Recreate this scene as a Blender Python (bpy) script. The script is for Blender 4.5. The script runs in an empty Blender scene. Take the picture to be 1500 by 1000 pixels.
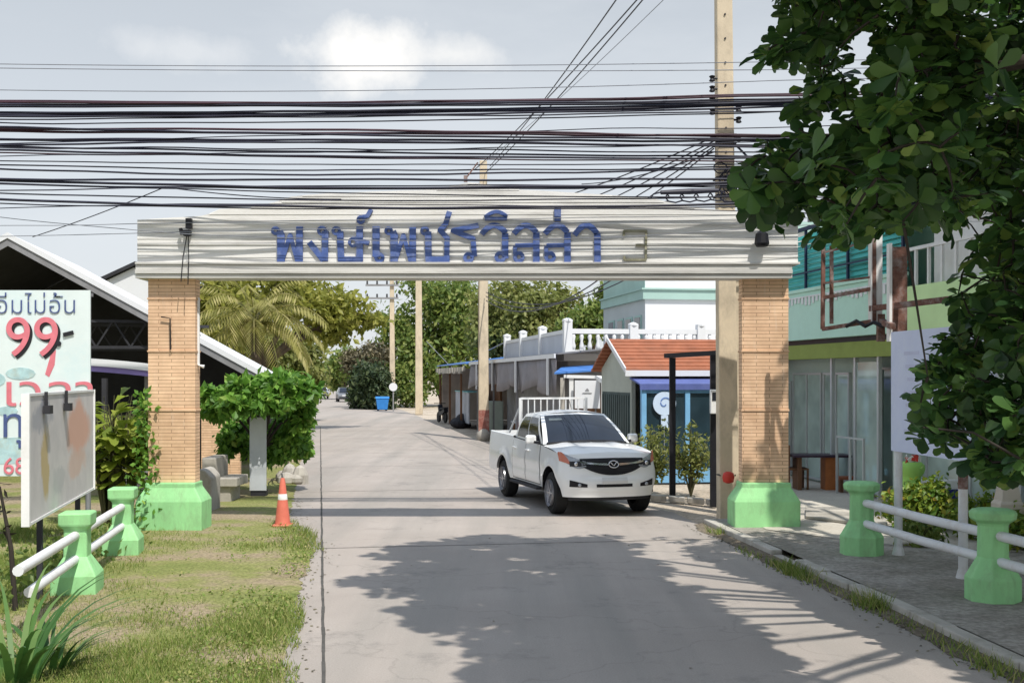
import bpy, math, random
from mathutils import Vector, Matrix, noise
S = bpy.context.scene
COL = S.collection
R = math.radians
random.seed(7)
F, HY, CH = 1700.0, 552.0, 2.5          # focal length and horizon of the photo in pixels, eye height

def P(px, py, D):
    return Vector(((px-750)/F*D, D, CH-(py-HY)/F*D))
def G(px, py, z=0.0):
    D = F*(CH-z)/(py-HY)
    return Vector(((px-750)/F*D, D, z))
RD = Vector((-.163, .987, 0)); RT = Vector((.987, .163, 0)); RA = R(9.4)
def road(s, t, z=0):
    return Vector((-.1, 18.9, z)) + RD*s + RT*t

# ------------------------------------------------------------------ materials
def newmat(name):
    m = bpy.data.materials.new(name); m.use_nodes = True
    nt = m.node_tree
    return m, nt, nt.nodes['Principled BSDF']
def N(nt, t, **kw):
    n = nt.nodes.new(t)
    for k, v in kw.items():
        if k in n.inputs.keys(): n.inputs[k].default_value = v
        else: setattr(n, k, v)
    return n
def ramp(nt, fac, stops):
    r = nt.nodes.new('ShaderNodeValToRGB')
    while len(r.color_ramp.elements) < len(stops): r.color_ramp.elements.new(.5)
    for e, (p, c) in zip(r.color_ramp.elements, stops):
        e.position = p; e.color = (*c, 1) if len(c) == 3 else c
    nt.links.new(fac, r.inputs[0])
    return r.outputs[0]
def mixc(nt, fac, a, b, mode='MIX'):
    n = nt.nodes.new('ShaderNodeMix'); n.data_type = 'RGBA'; n.blend_type = mode
    for s, v in ((n.inputs[0], fac), (n.inputs[6], a), (n.inputs[7], b)):
        if hasattr(v, 'links'): nt.links.new(v, s)
        elif isinstance(v, (int, float)): s.default_value = v
        else: s.default_value = (*v, 1)
    return n.outputs[2]
def coord(nt, scale=None, kind='Object'):
    t = nt.nodes.new('ShaderNodeTexCoord'); o = t.outputs[kind]
    if scale:
        m = nt.nodes.new('ShaderNodeMapping'); m.inputs['Scale'].default_value = scale
        nt.links.new(o, m.inputs[0]); o = m.outputs[0]
    return o
def tex(nt, scale, vec, detail=6, rough=.6):
    n = N(nt, 'ShaderNodeTexNoise', Scale=scale, Detail=detail, Roughness=rough)
    nt.links.new(vec, n.inputs['Vector']); return n.outputs['Fac']
def bump(nt, b, h, strength=.3, dist=.02):
    n = N(nt, 'ShaderNodeBump', Strength=strength, Distance=dist)
    nt.links.new(h, n.inputs['Height']); nt.links.new(n.outputs[0], b.inputs['Normal'])

def M(name, col, rough=.8, var=.18, scale=2.5, dirt=None, damt=.5, dscale=1.2, bmp=.2, bsc=45, metal=0, spec=.3, stretch=None, coat=0):
    m, nt, b = newmat(name)
    v = coord(nt, stretch)
    c1 = [max(0, x*(1-var)) for x in col]; c2 = [min(1, x*(1+var)) for x in col]
    c = ramp(nt, tex(nt, scale, v, 8, .65), [(.3, c1), (.7, c2)])
    if dirt:
        f = ramp(nt, tex(nt, dscale, v, 9, .7), [(.48, (0, 0, 0)), (.72, (damt,)*3)])
        c = mixc(nt, f, c, dirt)
    nt.links.new(c, b.inputs['Base Color'])
    b.inputs['Roughness'].default_value = rough; b.inputs['Metallic'].default_value = metal
    b.inputs['Specular IOR Level'].default_value = spec; b.inputs['Coat Weight'].default_value = coat
    if bmp: bump(nt, b, tex(nt, bsc, v, 4), bmp, .01)
    return m

def leafmat(name, stops, trans=.3, rough=.45, spec=.3):
    m, nt, b = newmat(name)
    g = nt.nodes.new('ShaderNodeNewGeometry')
    c = ramp(nt, g.outputs['Random Per Island'], stops)
    nt.links.new(c, b.inputs['Base Color']); b.inputs['Roughness'].default_value = rough
    b.inputs['Specular IOR Level'].default_value = spec
    t = nt.nodes.new('ShaderNodeBsdfTranslucent')
    c2 = mixc(nt, .5, c, (.5, .6, .1), 'MULTIPLY'); c2 = mixc(nt, .6, c, c2)
    nt.links.new(c2, t.inputs[0])
    x = nt.nodes.new('ShaderNodeMixShader'); x.inputs[0].default_value = trans
    nt.links.new(b.outputs[0], x.inputs[1]); nt.links.new(t.outputs[0], x.inputs[2])
    nt.links.new(x.outputs[0], nt.nodes['Material Output'].inputs[0])
    return m

def brickmat():
    m, nt, b = newmat('thin_brick')
    v = coord(nt)
    sp = nt.nodes.new('ShaderNodeSeparateXYZ'); nt.links.new(v, sp.inputs[0])
    ad = N(nt, 'ShaderNodeMath', operation='ADD'); nt.links.new(sp.outputs[0], ad.inputs[0]); nt.links.new(sp.outputs[1], ad.inputs[1])
    cb = nt.nodes.new('ShaderNodeCombineXYZ'); nt.links.new(ad.outputs[0], cb.inputs[0]); nt.links.new(sp.outputs[2], cb.inputs[1])
    br = N(nt, 'ShaderNodeTexBrick', Scale=1.0)
    br.inputs['Mortar Size'].default_value = .0065; br.inputs['Brick Width'].default_value = .42; br.inputs['Row Height'].default_value = .057
    br.inputs['Mortar Smooth'].default_value = .2
    br.inputs['Color1'].default_value = (.84, .59, .39, 1); br.inputs['Color2'].default_value = (.75, .51, .33, 1)
    br.inputs['Mortar'].default_value = (.47, .30, .19, 1)
    nt.links.new(cb.outputs[0], br.inputs['Vector'])
    f = ramp(nt, tex(nt, 1.6, v, 8, .7), [(.4, (.82, .78, .74)), (.7, (1.15, 1.13, 1.1))])
    c = mixc(nt, 1.0, br.outputs['Color'], f, 'MULTIPLY')
    st = ramp(nt, tex(nt, 3, coord(nt, (6, 6, .6)), 6), [(.58, (0, 0, 0)), (.8, (.35,)*3)])
    c = mixc(nt, st, c, (.75, .62, .5))
    nt.links.new(c, b.inputs['Base Color']); b.inputs['Roughness'].default_value = .85
    bump(nt, b, br.outputs['Fac'], -.6, .008)
    return m

def glassmat(name, col, rough=.06):
    m, nt, b = newmat(name)
    v = coord(nt)
    c = ramp(nt, tex(nt, .8, v, 3), [(.35, [x*.7 for x in col]), (.65, [x*1.3 for x in col])])
    nt.links.new(c, b.inputs['Base Color']); b.inputs['Roughness'].default_value = rough
    b.inputs['Specular IOR Level'].default_value = .6
    bump(nt, b, tex(nt, 1.5, v, 2), .05, .02)
    return m

m_brick = brickmat()
m_green = M('mint_paint', (.31, .64, .29), .65, .12, 3, dirt=(.22, .30, .16), damt=.5, dscale=5.5, bmp=.35, bsc=18, stretch=(1, 1, .45))
m_green2 = M('light_green_paint', (.33, .62, .14), .6, .1, 3, bmp=.1)
m_rail = M('rail_white_paint', (.74, .75, .76), .55, .06, 4, dirt=(.42, .36, .30), damt=.5, dscale=4)
m_white = M('white_paint', (.78, .78, .77), .6, .06, 1.5, dirt=(.5, .47, .42), damt=.3, dscale=2)
m_whitewall = M('white_wall', (.72, .73, .75), .7, .04, .8, dirt=(.55, .55, .53), damt=.3, dscale=.8)
m_beam = M('weathered_cream_boards', (.72, .71, .68), .75, .09, 1.4, dirt=(.34, .325, .30), damt=.7, dscale=2.4, stretch=(.35, .35, 4), bmp=.25)
m_trim = M('weathered_trim', (.60, .585, .55), .8, .15, 1.5, dirt=(.25, .24, .22), damt=.7, dscale=2.5, stretch=(.3, .3, 5))
m_blue = M('sign_blue_paint', (.075, .125, .34), .6, .2, 5, dirt=(.30, .34, .48), damt=.55, dscale=6)
m_faded = M('faded_letter', (.26, .25, .17), .8, .3, 5, dirt=(.5, .48, .4), damt=.6, dscale=5)
m_black = M('black_paint', (.012, .012, .016), .5, .3, 3)
m_darkgrey = M('dark_grey', (.035, .035, .04), .8, .3, 2)
m_grey = M('grey_paint', (.25, .25, .26), .75, .2, 2, dirt=(.12, .11, .1), damt=.5)
m_conc = M('old_concrete', (.42, .39, .34), .9, .18, 2, dirt=(.16, .145, .12), damt=.7, dscale=2.2, bmp=.4)
m_pole = M('pole_concrete', (.62, .52, .38), .9, .14, 2.2, dirt=(.22, .19, .15), damt=.6, dscale=2.5, stretch=(1, 1, .5), bmp=.3)
m_cable = M('cable_black', (.022, .022, .038), .5, .3, 2, bmp=0)
m_cable2 = M('cable_maroon', (.05, .022, .032), .5, .3, 2, bmp=0)
m_cable3 = M('cable_weathered_grey', (.20, .21, .24), .6, .2, 2, bmp=0)
m_cone = M('faded_orange_plastic', (.66, .17, .115), .55, .1, 5, dirt=(.75, .3, .2), damt=.5)
m_conew = M('cone_reflective_band', (.8, .8, .78), .4, .08, 6)
m_car = M('pickup_white', (.84, .85, .85), .28, .02, .7, bmp=0, spec=.5, coat=.6)
m_cg = glassmat('tinted_glass', (.012, .016, .026), .04)
m_chrome = M('chrome', (.7, .7, .72), .18, .05, 3, metal=1, bmp=0)
m_lampglass = M('headlamp_lens', (.30, .32, .35), .12, .2, 14, bmp=0, spec=.8, coat=1)
m_orange = M('indicator_lens', (.55, .16, .09), .2, .1, 6, bmp=0, spec=.7)
m_tyre = M('tyre_rubber', (.018, .018, .018), .85, .2, 8)
m_rim = M('alloy_wheel', (.5, .5, .52), .35, .08, 6, metal=.7, bmp=0)
m_redroof = M('terracotta_tiles', (.34, .125, .068), .8, .2, 3, dirt=(.22, .10, .06), damt=.5, dscale=2)
m_bluepaint = M('sky_blue_paint', (.19, .42, .66), .55, .1, 3, dirt=(.2, .3, .4), damt=.3)
m_blueawn = M('navy_awning', (.10, .13, .34), .75, .15, 2, dirt=(.25, .27, .4), damt=.4)
m_bluesheet = M('blue_roof_sheet', (.07, .20, .52), .5, .15, 3)
m_kgl = glassmat('kiosk_glass', (.022, .045, .06), .1)
m_mint = M('mint_wall', (.52, .78, .65), .75, .07, 1, dirt=(.28, .42, .34), damt=.4, dscale=1)
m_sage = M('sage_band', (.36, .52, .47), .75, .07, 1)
m_teal = M('teal_louvre', (.06, .45, .42), .5, .25, 1.3, spec=.4, stretch=(.5, .5, 3))
m_olive = M('olive_lintel', (.25, .31, .075), .75, .12, 2)
m_shopgl = glassmat('shop_glass', (.36, .45, .41), .07)
m_shopwall = M('grey_green_wall', (.46, .55, .50), .85, .08, 1)
m_alu = M('aluminium', (.55, .57, .57), .4, .05, 4, metal=.4)
m_rust = M('rusty_steel', (.17, .085, .065), .85, .45, 9, dirt=(.36, .33, .32), damt=.9, dscale=5, bmp=.5)
m_wood = M('brown_wood', (.17, .085, .045), .75, .3, 4, stretch=(1, 1, .3))
m_orangew = M('orange_wood', (.42, .15, .05), .6, .2, 3)
m_lav = M('faded_lavender_board', (.62, .67, .86), .7, .05, 1.2, dirt=(.72, .77, .88), damt=.6, dscale=2)
m_lavtext = M('ghost_lettering', (.55, .58, .76), .7, .08, 5)
m_poster = M('poster_vinyl', (.70, .78, .77), .5, .07, 1.1, dirt=(.48, .68, .72), damt=.55, dscale=1.0, bmp=.08, bsc=3)
m_pink = M('poster_pink', (.68, .19, .23), .6, .12, 6)
m_navy = M('poster_navy', (.07, .10, .24), .6, .2, 6)
m_ink = M('poster_black', (.02, .02, .025), .6, .2, 6)
m_pteal = M('poster_teal_food', (.42, .60, .62), .6, .25, 5, dirt=(.5, .5, .38), damt=.8, dscale=4)
def boardmat():
    m, nt, b = newmat('bleached_print')
    v = coord(nt); nz = N(nt, 'ShaderNodeTexNoise', Scale=1.6, Detail=8, Roughness=.7); nt.links.new(v, nz.inputs[0])
    ma = nt.nodes.new('ShaderNodeVectorMath'); ma.operation = 'MULTIPLY_ADD'; nt.links.new(nz.outputs['Color'], ma.inputs[0]); ma.inputs[1].default_value = (.7, 0, .7)
    off = nt.nodes.new('ShaderNodeVectorMath'); off.operation = 'SUBTRACT'; nt.links.new(v, off.inputs[0]); off.inputs[1].default_value = (.35, 0, .35); nt.links.new(off.outputs[0], ma.inputs[2])
    c = ramp(nt, tex(nt, 2.5, v, 8), [(.3, (.52, .50, .50)), (.7, (.66, .63, .62))])
    for (cx, cz, sx, sz, col, amt) in ((2.9, 1.85, .95, .38, (.66, .38, .28), .9), (2.75, 1.4, .7, .2, (.62, .43, .34), .7), (.85, 1.55, .22, .42, (.50, .37, .13), .8), (.7, 2.05, .65, .2, (.34, .35, .39), .8), (1.6, 1.3, .4, .2, (.44, .44, .45), .6)):
        q = nt.nodes.new('ShaderNodeVectorMath'); q.operation = 'SUBTRACT'; nt.links.new(ma.outputs[0], q.inputs[0]); q.inputs[1].default_value = (cx, 0, cz)
        w = nt.nodes.new('ShaderNodeVectorMath'); w.operation = 'MULTIPLY'; nt.links.new(q.outputs[0], w.inputs[0]); w.inputs[1].default_value = (1/sx, 0, 1/sz)
        l = nt.nodes.new('ShaderNodeVectorMath'); l.operation = 'LENGTH'; nt.links.new(w.outputs[0], l.inputs[0])
        c = mixc(nt, ramp(nt, l.outputs['Value'], [(.65, (amt,)*3), (1.0, (0, 0, 0))]), c, col)
    nt.links.new(c, b.inputs['Base Color']); b.inputs['Roughness'].default_value = .7
    return m
m_fboard = boardmat()
m_fstain = M('faded_orange_print', (.50, .33, .25), .8, .2, 4, dirt=(.52, .48, .46), damt=.8, dscale=2.5)
m_fyel = M('faded_yellow_print', (.44, .33, .12), .8, .25, 6, dirt=(.5, .48, .45), damt=.7, dscale=5)
m_fgrey = M('faded_grey_print', (.30, .31, .34), .8, .2, 4, dirt=(.5, .5, .5), damt=.6, dscale=4)
m_awnlilac = M('lilac_fascia', (.22, .17, .42), .7, .1, 2)
m_net = M('grey_shade_cloth', (.25, .24, .26), .9, .15, 1.5)
m_bin = M('bin_blue', (.04, .22, .58), .5, .1, 4)
m_red = M('red_plastic', (.55, .05, .035), .5, .15, 6)
m_bark = M('bark', (.12, .09, .065), .95, .35, 6, dirt=(.22, .19, .15), damt=.5, dscale=5, stretch=(1, 1, .3), bmp=.6, bsc=25)
m_barkd = M('dark_bark', (.038, .032, .026), .95, .3, 6, stretch=(1, 1, .3), bmp=.6, bsc=25)
m_twig = M('twig', (.09, .085, .045), .9, .2, 6)
m_stallwall = M('stall_boards', (.46, .39, .33), .85, .25, 1.5)
m_stallpale = M('stall_pale_panel', (.40, .42, .46), .8, .15, 1.5)
m_cabinet = M('cabinet_grey_green', (.42, .48, .42), .7, .1, 3)

L_near = leafmat('almond_leaves', [(0, (.022, .06, .02)), (.35, (.05, .12, .034)), (.7, (.095, .19, .048)), (.92, (.12, .23, .05)), (1, (.24, .33, .08))], .42, .38, .35)
L_yel = leafmat('yellow_green_leaves', [(0, (.19, .21, .04)), (.5, (.34, .35, .07)), (.85, (.46, .45, .10)), (1, (.54, .51, .15))], .55)
L_mid = leafmat('mid_green_leaves', [(0, (.11, .18, .045)), (.5, (.21, .29, .075)), (.85, (.31, .37, .10)), (1, (.40, .42, .14))], .5)
L_olive = leafmat('olive_leaves', [(0, (.15, .18, .05)), (.5, (.27, .30, .085)), (1, (.40, .40, .15))], .5)
L_dark = leafmat('dark_leaves', [(0, (.025, .045, .022)), (.6, (.055, .085, .035)), (1, (.11, .14, .06))], .3)
L_brown = leafmat('dry_creeper_leaves', [(0, (.10, .09, .055)), (.6, (.18, .155, .095)), (1, (.25, .22, .13))], .3)
L_fresh = leafmat('fresh_green_leaves', [(0, (.08, .18, .03)), (.5, (.15, .32, .05)), (.9, (.24, .44, .07)), (1, (.38, .52, .12))], .42)
L_ban = leafmat('broad_yellow_green_leaves', [(0, (.22, .30, .05)), (.5, (.38, .46, .08)), (1, (.55, .56, .16))], .55)
L_palm = leafmat('palm_leaflets', [(0, (.20, .20, .05)), (.5, (.36, .34, .10)), (1, (.52, .46, .2))], .5)
L_hedge = leafmat('hedge_leaves', [(0, (.07, .15, .02)), (.5, (.20, .30, .04)), (.9, (.30, .34, .04)), (1, (.36, .2, .05))], .3)
L_grass = leafmat('grass_blades', [(0, (.12, .19, .035)), (.45, (.20, .28, .055)), (.8, (.32, .34, .10)), (1, (.46, .41, .18))], .3, .6)
L_blade = leafmat('tall_blades', [(0, (.035, .10, .025)), (.6, (.08, .18, .04)), (1, (.18, .28, .08))], .3)

# ------------------------------------------------------------------ mesh builder
MATS = {}
class MB:
    def __init__(s): s.v = []; s.f = []; s.mi = []; s.cur = 0
    def face(s, pts):
        n = len(s.v); s.v += [Vector(p) for p in pts]; s.f.append(tuple(range(n, n+len(pts)))); s.mi.append(s.cur)
    def add(s, vs, fs):
        n = len(s.v); s.v += [Vector(p) for p in vs]
        for f in fs: s.f.append(tuple(n+i for i in f)); s.mi.append(s.cur)
    def box(s, c, d, rot=0.0, mat=None):
        x, y, z = [k/2 for k in d]; c = Vector(c)
        vs = [Vector((a*x, b*y, e*z)) for a in (-1, 1) for b in (-1, 1) for e in (-1, 1)]
        if mat is not None: vs = [mat @ v for v in vs]
        elif rot: vs = [Matrix.Rotation(rot, 3, 'Z') @ v for v in vs]
        s.add([c+v for v in vs], [(0, 1, 3, 2), (4, 6, 7, 5), (0, 4, 5, 1), (2, 3, 7, 6), (0, 2, 6, 4), (1, 5, 7, 3)])
    def bb(s, x0, x1, y0, y1, z0, z1):
        s.box(((x0+x1)/2, (y0+y1)/2, (z0+z1)/2), (abs(x1-x0), abs(y1-y0), abs(z1-z0)))
    def bar(s, a, b, w, h=None, up=(0, 0, 1)):
        a = Vector(a); b = Vector(b); h = h or w; d = b-a; L = d.length
        if L < 1e-6: return
        d.normalize(); u = Vector(up)
        if abs(d.dot(u)) > .98: u = Vector((0, 1, 0))
        sx = d.cross(u).normalized(); sz = sx.cross(d)
        vs = [p+sx*(i*w/2)+sz*(j*h/2) for p in (a, b) for i in (-1, 1) for j in (-1, 1)]
        s.add(vs, [(0, 1, 3, 2), (4, 6, 7, 5), (0, 4, 5, 1), (2, 3, 7, 6), (0, 2, 6, 4), (1, 5, 7, 3)])
    def tube(s, pts, r, n=6, cap=True):
        pts = [Vector(p) for p in pts]; m = len(pts)
        if not isinstance(r, (list, tuple)): r = [r]*m
        d0 = (pts[1]-pts[0]).normalized(); u = Vector((0, 0, 1)) if abs(d0.z) < .9 else Vector((1, 0, 0))
        vs = []
        for i, p in enumerate(pts):
            d = (pts[min(i+1, m-1)]-pts[max(i-1, 0)]).normalized()
            a = d.cross(u); a = a.normalized() if a.length > 1e-5 else Vector((1, 0, 0)); b = d.cross(a).normalized()
            u = a.cross(d)
            vs += [p+(a*math.cos(2*math.pi*k/n)+b*math.sin(2*math.pi*k/n))*r[i] for k in range(n)]
        fs = [(i*n+k, i*n+(k+1) % n, (i+1)*n+(k+1) % n, (i+1)*n+k) for i in range(m-1) for k in range(n)]
        if cap: fs += [tuple(range(n-1, -1, -1)), tuple((m-1)*n+k for k in range(n))]
        s.add(vs, fs)
    def lathe(s, prof, n=16, c=(0, 0, 0), ph=0, axis='Z', cap=True):
        vs = []
        for r, z in prof:
            for k in range(n):
                a = 2*math.pi*k/n+ph; q = (r*math.cos(a), r*math.sin(a), z)
                if axis == 'Y': q = (q[0], z, q[1])
                vs.append(Vector(c)+Vector(q))
        m = len(prof)
        fs = [(i*n+k, i*n+(k+1) % n, (i+1)*n+(k+1) % n, (i+1)*n+k) for i in range(m-1) for k in range(n)]
        if cap: fs += [tuple(range(n-1, -1, -1)), tuple((m-1)*n+k for k in range(n))]
        s.add(vs, fs)
    def prism(s, poly, d):
        d = Vector(d); a = [Vector(p) for p in poly]; n = len(a)
        s.add(a+[p+d for p in a], [tuple(range(n-1, -1, -1)), tuple(range(n, 2*n))]+[(i, (i+1) % n, n+(i+1) % n, n+i) for i in range(n)])
    def grid(s, rows):
        n = len(rows[0]); vs = [p for r in rows for p in r]
        s.add(vs, [(i*n+j, i*n+j+1, (i+1)*n+j+1, (i+1)*n+j) for i in range(len(rows)-1) for j in range(n-1)])
    def ellipsoid(s, c, r, n=10, m=7):
        s.lathe([(math.sin(math.pi*i/m)*1.0+1e-4, -math.cos(math.pi*i/m)) for i in range(m+1)], n)
        k = (m+1)*n
        for i in range(len(s.v)-k, len(s.v)): v = s.v[i]; s.v[i] = Vector((c[0]+v.x*r[0], c[1]+v.y*r[1], c[2]+v.z*r[2]))
    def build(s, name, mats, parent=None, smooth=False, world=False, bevel=0, kind=None):
        if not isinstance(mats, (list, tuple)): mats = [mats]
        vs = s.v
        if parent is not None and world:
            inv = MATS[parent.name].inverted(); vs = [inv @ v for v in vs]
        me = bpy.data.meshes.new(name); me.from_pydata([tuple(v) for v in vs], [], s.f)
        for m in mats: me.materials.append(m)
        if len(mats) > 1: me.polygons.foreach_set('material_index', s.mi)
        if smooth: me.polygons.foreach_set('use_smooth', [True]*len(me.polygons))
        me.update()
        o = bpy.data.objects.new(name, me); COL.objects.link(o)
        if parent is not None: o.parent = parent
        MATS[o.name] = MATS.get(parent.name, Matrix.Identity(4)) if parent is not None else Matrix.Identity(4)
        if bevel:
            b = o.modifiers.new('Bevel', 'BEVEL'); b.width = bevel; b.segments = 2; b.limit_method = 'ANGLE'
        if smooth == 'auto':
            me.shade_smooth() if hasattr(me, 'shade_smooth') else None
            e = o.modifiers.new('Split', 'EDGE_SPLIT'); e.split_angle = R(38)
        if kind: o['kind'] = kind
        return o

def tag(o, label, cat, group=None):
    o['label'] = label; o['category'] = cat
    if group: o['group'] = group
    return o
def thing(name, label, cat, loc=(0, 0, 0), rz=0.0, group=None):
    o = bpy.data.objects.new(name, None); COL.objects.link(o)
    o.location = loc; o.rotation_euler = (0, 0, rz); o.empty_display_size = .3
    MATS[o.name] = Matrix.Translation(Vector(loc)) @ Matrix.Rotation(rz, 4, 'Z')
    return tag(o, label, cat, group)
def copy_tree(o, loc=None, rz=None, label=None, parent=None):
    c = o.copy(); COL.objects.link(c)
    if parent is not None: c.parent = parent
    if loc is not None: c.location = loc
    if rz is not None: c.rotation_euler = (0, 0, rz)
    if label: c['label'] = label
    for ch in list(o.children): copy_tree(ch, parent=c)
    return c
def textmesh(name, body, size, mat, parent, M4, ext=.004, world=True, thin=0.0):
    cu = bpy.data.curves.new('t', 'FONT'); cu.body = body; cu.size = size; cu.extrude = ext; cu.offset = thin
    o = bpy.data.objects.new('t', cu); COL.objects.link(o)
    bpy.context.view_layer.update()
    me = bpy.data.meshes.new_from_object(o.evaluated_get(bpy.context.evaluated_depsgraph_get()))
    bpy.data.objects.remove(o)
    inv = MATS[parent.name].inverted() if world else Matrix.Identity(4)
    me.transform(inv @ M4); me.materials.clear(); me.materials.append(mat)
    t = bpy.data.objects.new(name, me); COL.objects.link(t); t.parent = parent
    return t

# ------------------------------------------------------------------ camera, sun, sky
cam = bpy.data.cameras.new('camera'); co = bpy.data.objects.new('camera', cam); COL.objects.link(co)
co.location = (0, 0, CH); co.rotation_euler = (R(90), 0, 0)
cam.sensor_width = 36; cam.lens = 36*F/1500; cam.shift_y = (HY-500)/1500; cam.clip_end = 3000; cam.clip_start = .1
S.camera = co
SUN = Vector((.29, -.56, 1)).normalized()
sl = bpy.data.lights.new('sun', 'SUN'); sl.energy = 3.3; sl.angle = R(.55); sl.color = (1, .955, .88)
so = bpy.data.objects.new('sun', sl); COL.objects.link(so); so.rotation_euler = SUN.to_track_quat('Z', 'Y').to_euler(); so.location = (5, -5, 20)
W = bpy.data.worlds.new('World'); S.world = W; W.use_nodes = True
nt = W.node_tree; bg = nt.nodes['Background']
sky = nt.nodes.new('ShaderNodeTexSky'); sky.sky_type = 'NISHITA'; sky.sun_disc = False
sky.sun_elevation = math.asin(SUN.z); sky.sun_rotation = math.atan2(SUN.x, SUN.y)
sky.dust_density = 3.0; sky.air_density = 1.0; sky.ozone_density = 1.5
gen = coord(nt, None, 'Generated')
sp = nt.nodes.new('ShaderNodeSeparateXYZ'); nt.links.new(gen, sp.inputs[0])
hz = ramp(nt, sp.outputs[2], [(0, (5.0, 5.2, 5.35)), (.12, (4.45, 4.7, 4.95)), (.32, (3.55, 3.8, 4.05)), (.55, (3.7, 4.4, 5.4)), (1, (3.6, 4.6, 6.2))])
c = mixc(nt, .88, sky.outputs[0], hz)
# thin high cloud everywhere and one small cumulus
thin = ramp(nt, tex(nt, 2.2, coord(nt, (1, 1, 3.2), 'Generated'), 8, .6), [(.46, (0, 0, 0)), (.75, (.42,)*3)])
c = mixc(nt, thin, c, (5.0, 5.2, 5.4))
def puff(cdir, sx, sz, c, amp=1.1, col=(9.6, 9.3, 8.9), mx=.9, sc=16):
    d = Vector(cdir).normalized()
    s_ = nt.nodes.new('ShaderNodeVectorMath'); s_.operation = 'SUBTRACT'; nt.links.new(gen, s_.inputs[0]); s_.inputs[1].default_value = d
    m_ = nt.nodes.new('ShaderNodeVectorMath'); m_.operation = 'MULTIPLY'; nt.links.new(s_.outputs[0], m_.inputs[0]); m_.inputs[1].default_value = (1/sx, 1/.3, 1/sz)
    l_ = nt.nodes.new('ShaderNodeVectorMath'); l_.operation = 'LENGTH'; nt.links.new(m_.outputs[0], l_.inputs[0])
    n_ = tex(nt, sc, gen, 8, .62)
    a_ = N(nt, 'ShaderNodeMath', operation='MULTIPLY_ADD'); nt.links.new(n_, a_.inputs[0]); a_.inputs[1].default_value = amp*2; a_.inputs[2].default_value = 1-amp
    b_ = N(nt, 'ShaderNodeMath', operation='SUBTRACT'); nt.links.new(a_.outputs[0], b_.inputs[0]); nt.links.new(l_.outputs['Value'], b_.inputs[1])
    f_ = ramp(nt, b_.outputs[0], [(0, (0, 0, 0)), (.75, (mx,)*3)])
    return mixc(nt, f_, c, col)
def skydir(px, py): return ((px-750)/F, 1, (HY-py)/F)
c = puff(skydir(540, 84), .066, .034, c, .8, (6.9, 6.7, 6.4), .85, 20)
c = puff(skydir(665, 80), .046, .018, c, .8, (6.3, 6.2, 6.0), .6, 22)
c = puff(skydir(265, 72), .07, .018, c, .8, (5.6, 5.65, 5.7), .4, 22)
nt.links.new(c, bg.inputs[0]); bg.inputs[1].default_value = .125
S.view_settings.view_transform = 'Standard'; S.view_settings.look = 'None'; S.view_settings.exposure = .46; S.view_settings.gamma = 1
S.cycles.max_bounces = 6; S.cycles.transparent_max_bounces = 6; S.cycles.use_denoising = True

# ------------------------------------------------------------------ ground
def groundmat(name, stops, sc=.5, fine=18, fs=.35, bm=.5, speck=None):
    m, nt, b = newmat(name)
    v = coord(nt)
    c = ramp(nt, tex(nt, sc, v, 10, .68), stops)
    f = ramp(nt, tex(nt, fine, v, 6, .7), [(.35, (1-fs,)*3), (.65, (1+fs,)*3)])
    c = mixc(nt, 1, c, f, 'MULTIPLY')
    nt.links.new(c, b.inputs['Base Color']); b.inputs['Roughness'].default_value = .95; b.inputs['Specular IOR Level'].default_value = .15
    bump(nt, b, tex(nt, fine*1.5, v, 6), bm, .03)
    return m
m_soil = groundmat('sandy_soil', [(.3, (.34, .28, .21)), (.5, (.45, .38, .30)), (.7, (.56, .49, .40))])
m_verge = groundmat('verge_soil', [(.30, (.15, .19, .05)), (.47, (.24, .245, .09)), (.57, (.31, .25, .16)), (.75, (.38, .305, .215))], .55, 22, .4, .8)
def roadmat():
    m, nt, b = newmat('worn_concrete_road')
    v = coord(nt)
    c = ramp(nt, tex(nt, .35, v, 10, .65), [(.3, (.345, .30, .265)), (.7, (.425, .375, .335))])
    lane = tex(nt, 1.0, coord(nt, (1.1, .06, 1)), 6, .6)      # wheel tracks run along the road
    c = mixc(nt, ramp(nt, lane, [(.40, (0, 0, 0)), (.64, (.7,)*3)]), c, (.29, .268, .24))
    st = ramp(nt, tex(nt, .9, v, 9, .75), [(.55, (0, 0, 0)), (.70, (.75,)*3)])
    c = mixc(nt, st, c, (.20, .185, .17))
    cr = N(nt, 'ShaderNodeTexVoronoi', Scale=.32, feature='DISTANCE_TO_EDGE')
    wv = nt.nodes.new('ShaderNodeVectorMath'); wv.operation = 'MULTIPLY_ADD'
    nz = N(nt, 'ShaderNodeTexNoise', Scale=2.5, Detail=6); nt.links.new(v, nz.inputs[0])
    nt.links.new(nz.outputs['Color'], wv.inputs[0]); wv.inputs[1].default_value = (.6, .6, .6); nt.links.new(v, wv.inputs[2])
    nt.links.new(wv.outputs[0], cr.inputs['Vector'])
    c = mixc(nt, ramp(nt, cr.outputs['Distance'], [(.0, (.28,)*3), (.007, (0, 0, 0))]), c, (.17, .155, .14))
    f = ramp(nt, tex(nt, 60, v, 4, .7), [(.3, (.86,)*3), (.7, (1.12,)*3)])
    c = mixc(nt, 1, c, f, 'MULTIPLY')
    nt.links.new(c, b.inputs['Base Color']); b.inputs['Roughness'].default_value = .88; b.inputs['Specular IOR Level'].default_value = .25
    bump(nt, b, tex(nt, 90, v, 5, .7), .25, .01)
    return m
m_road = roadmat()
m_walk = groundmat('pavement_slabs', [(.3, (.20, .18, .15)), (.5, (.30, .275, .24)), (.7, (.40, .37, .33))], .9, 14, .3, .4)
m_drive = groundmat('driveway_concrete', [(.3, (.42, .38, .32)), (.7, (.56, .52, .45))], .6, 20, .12, .3)
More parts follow.
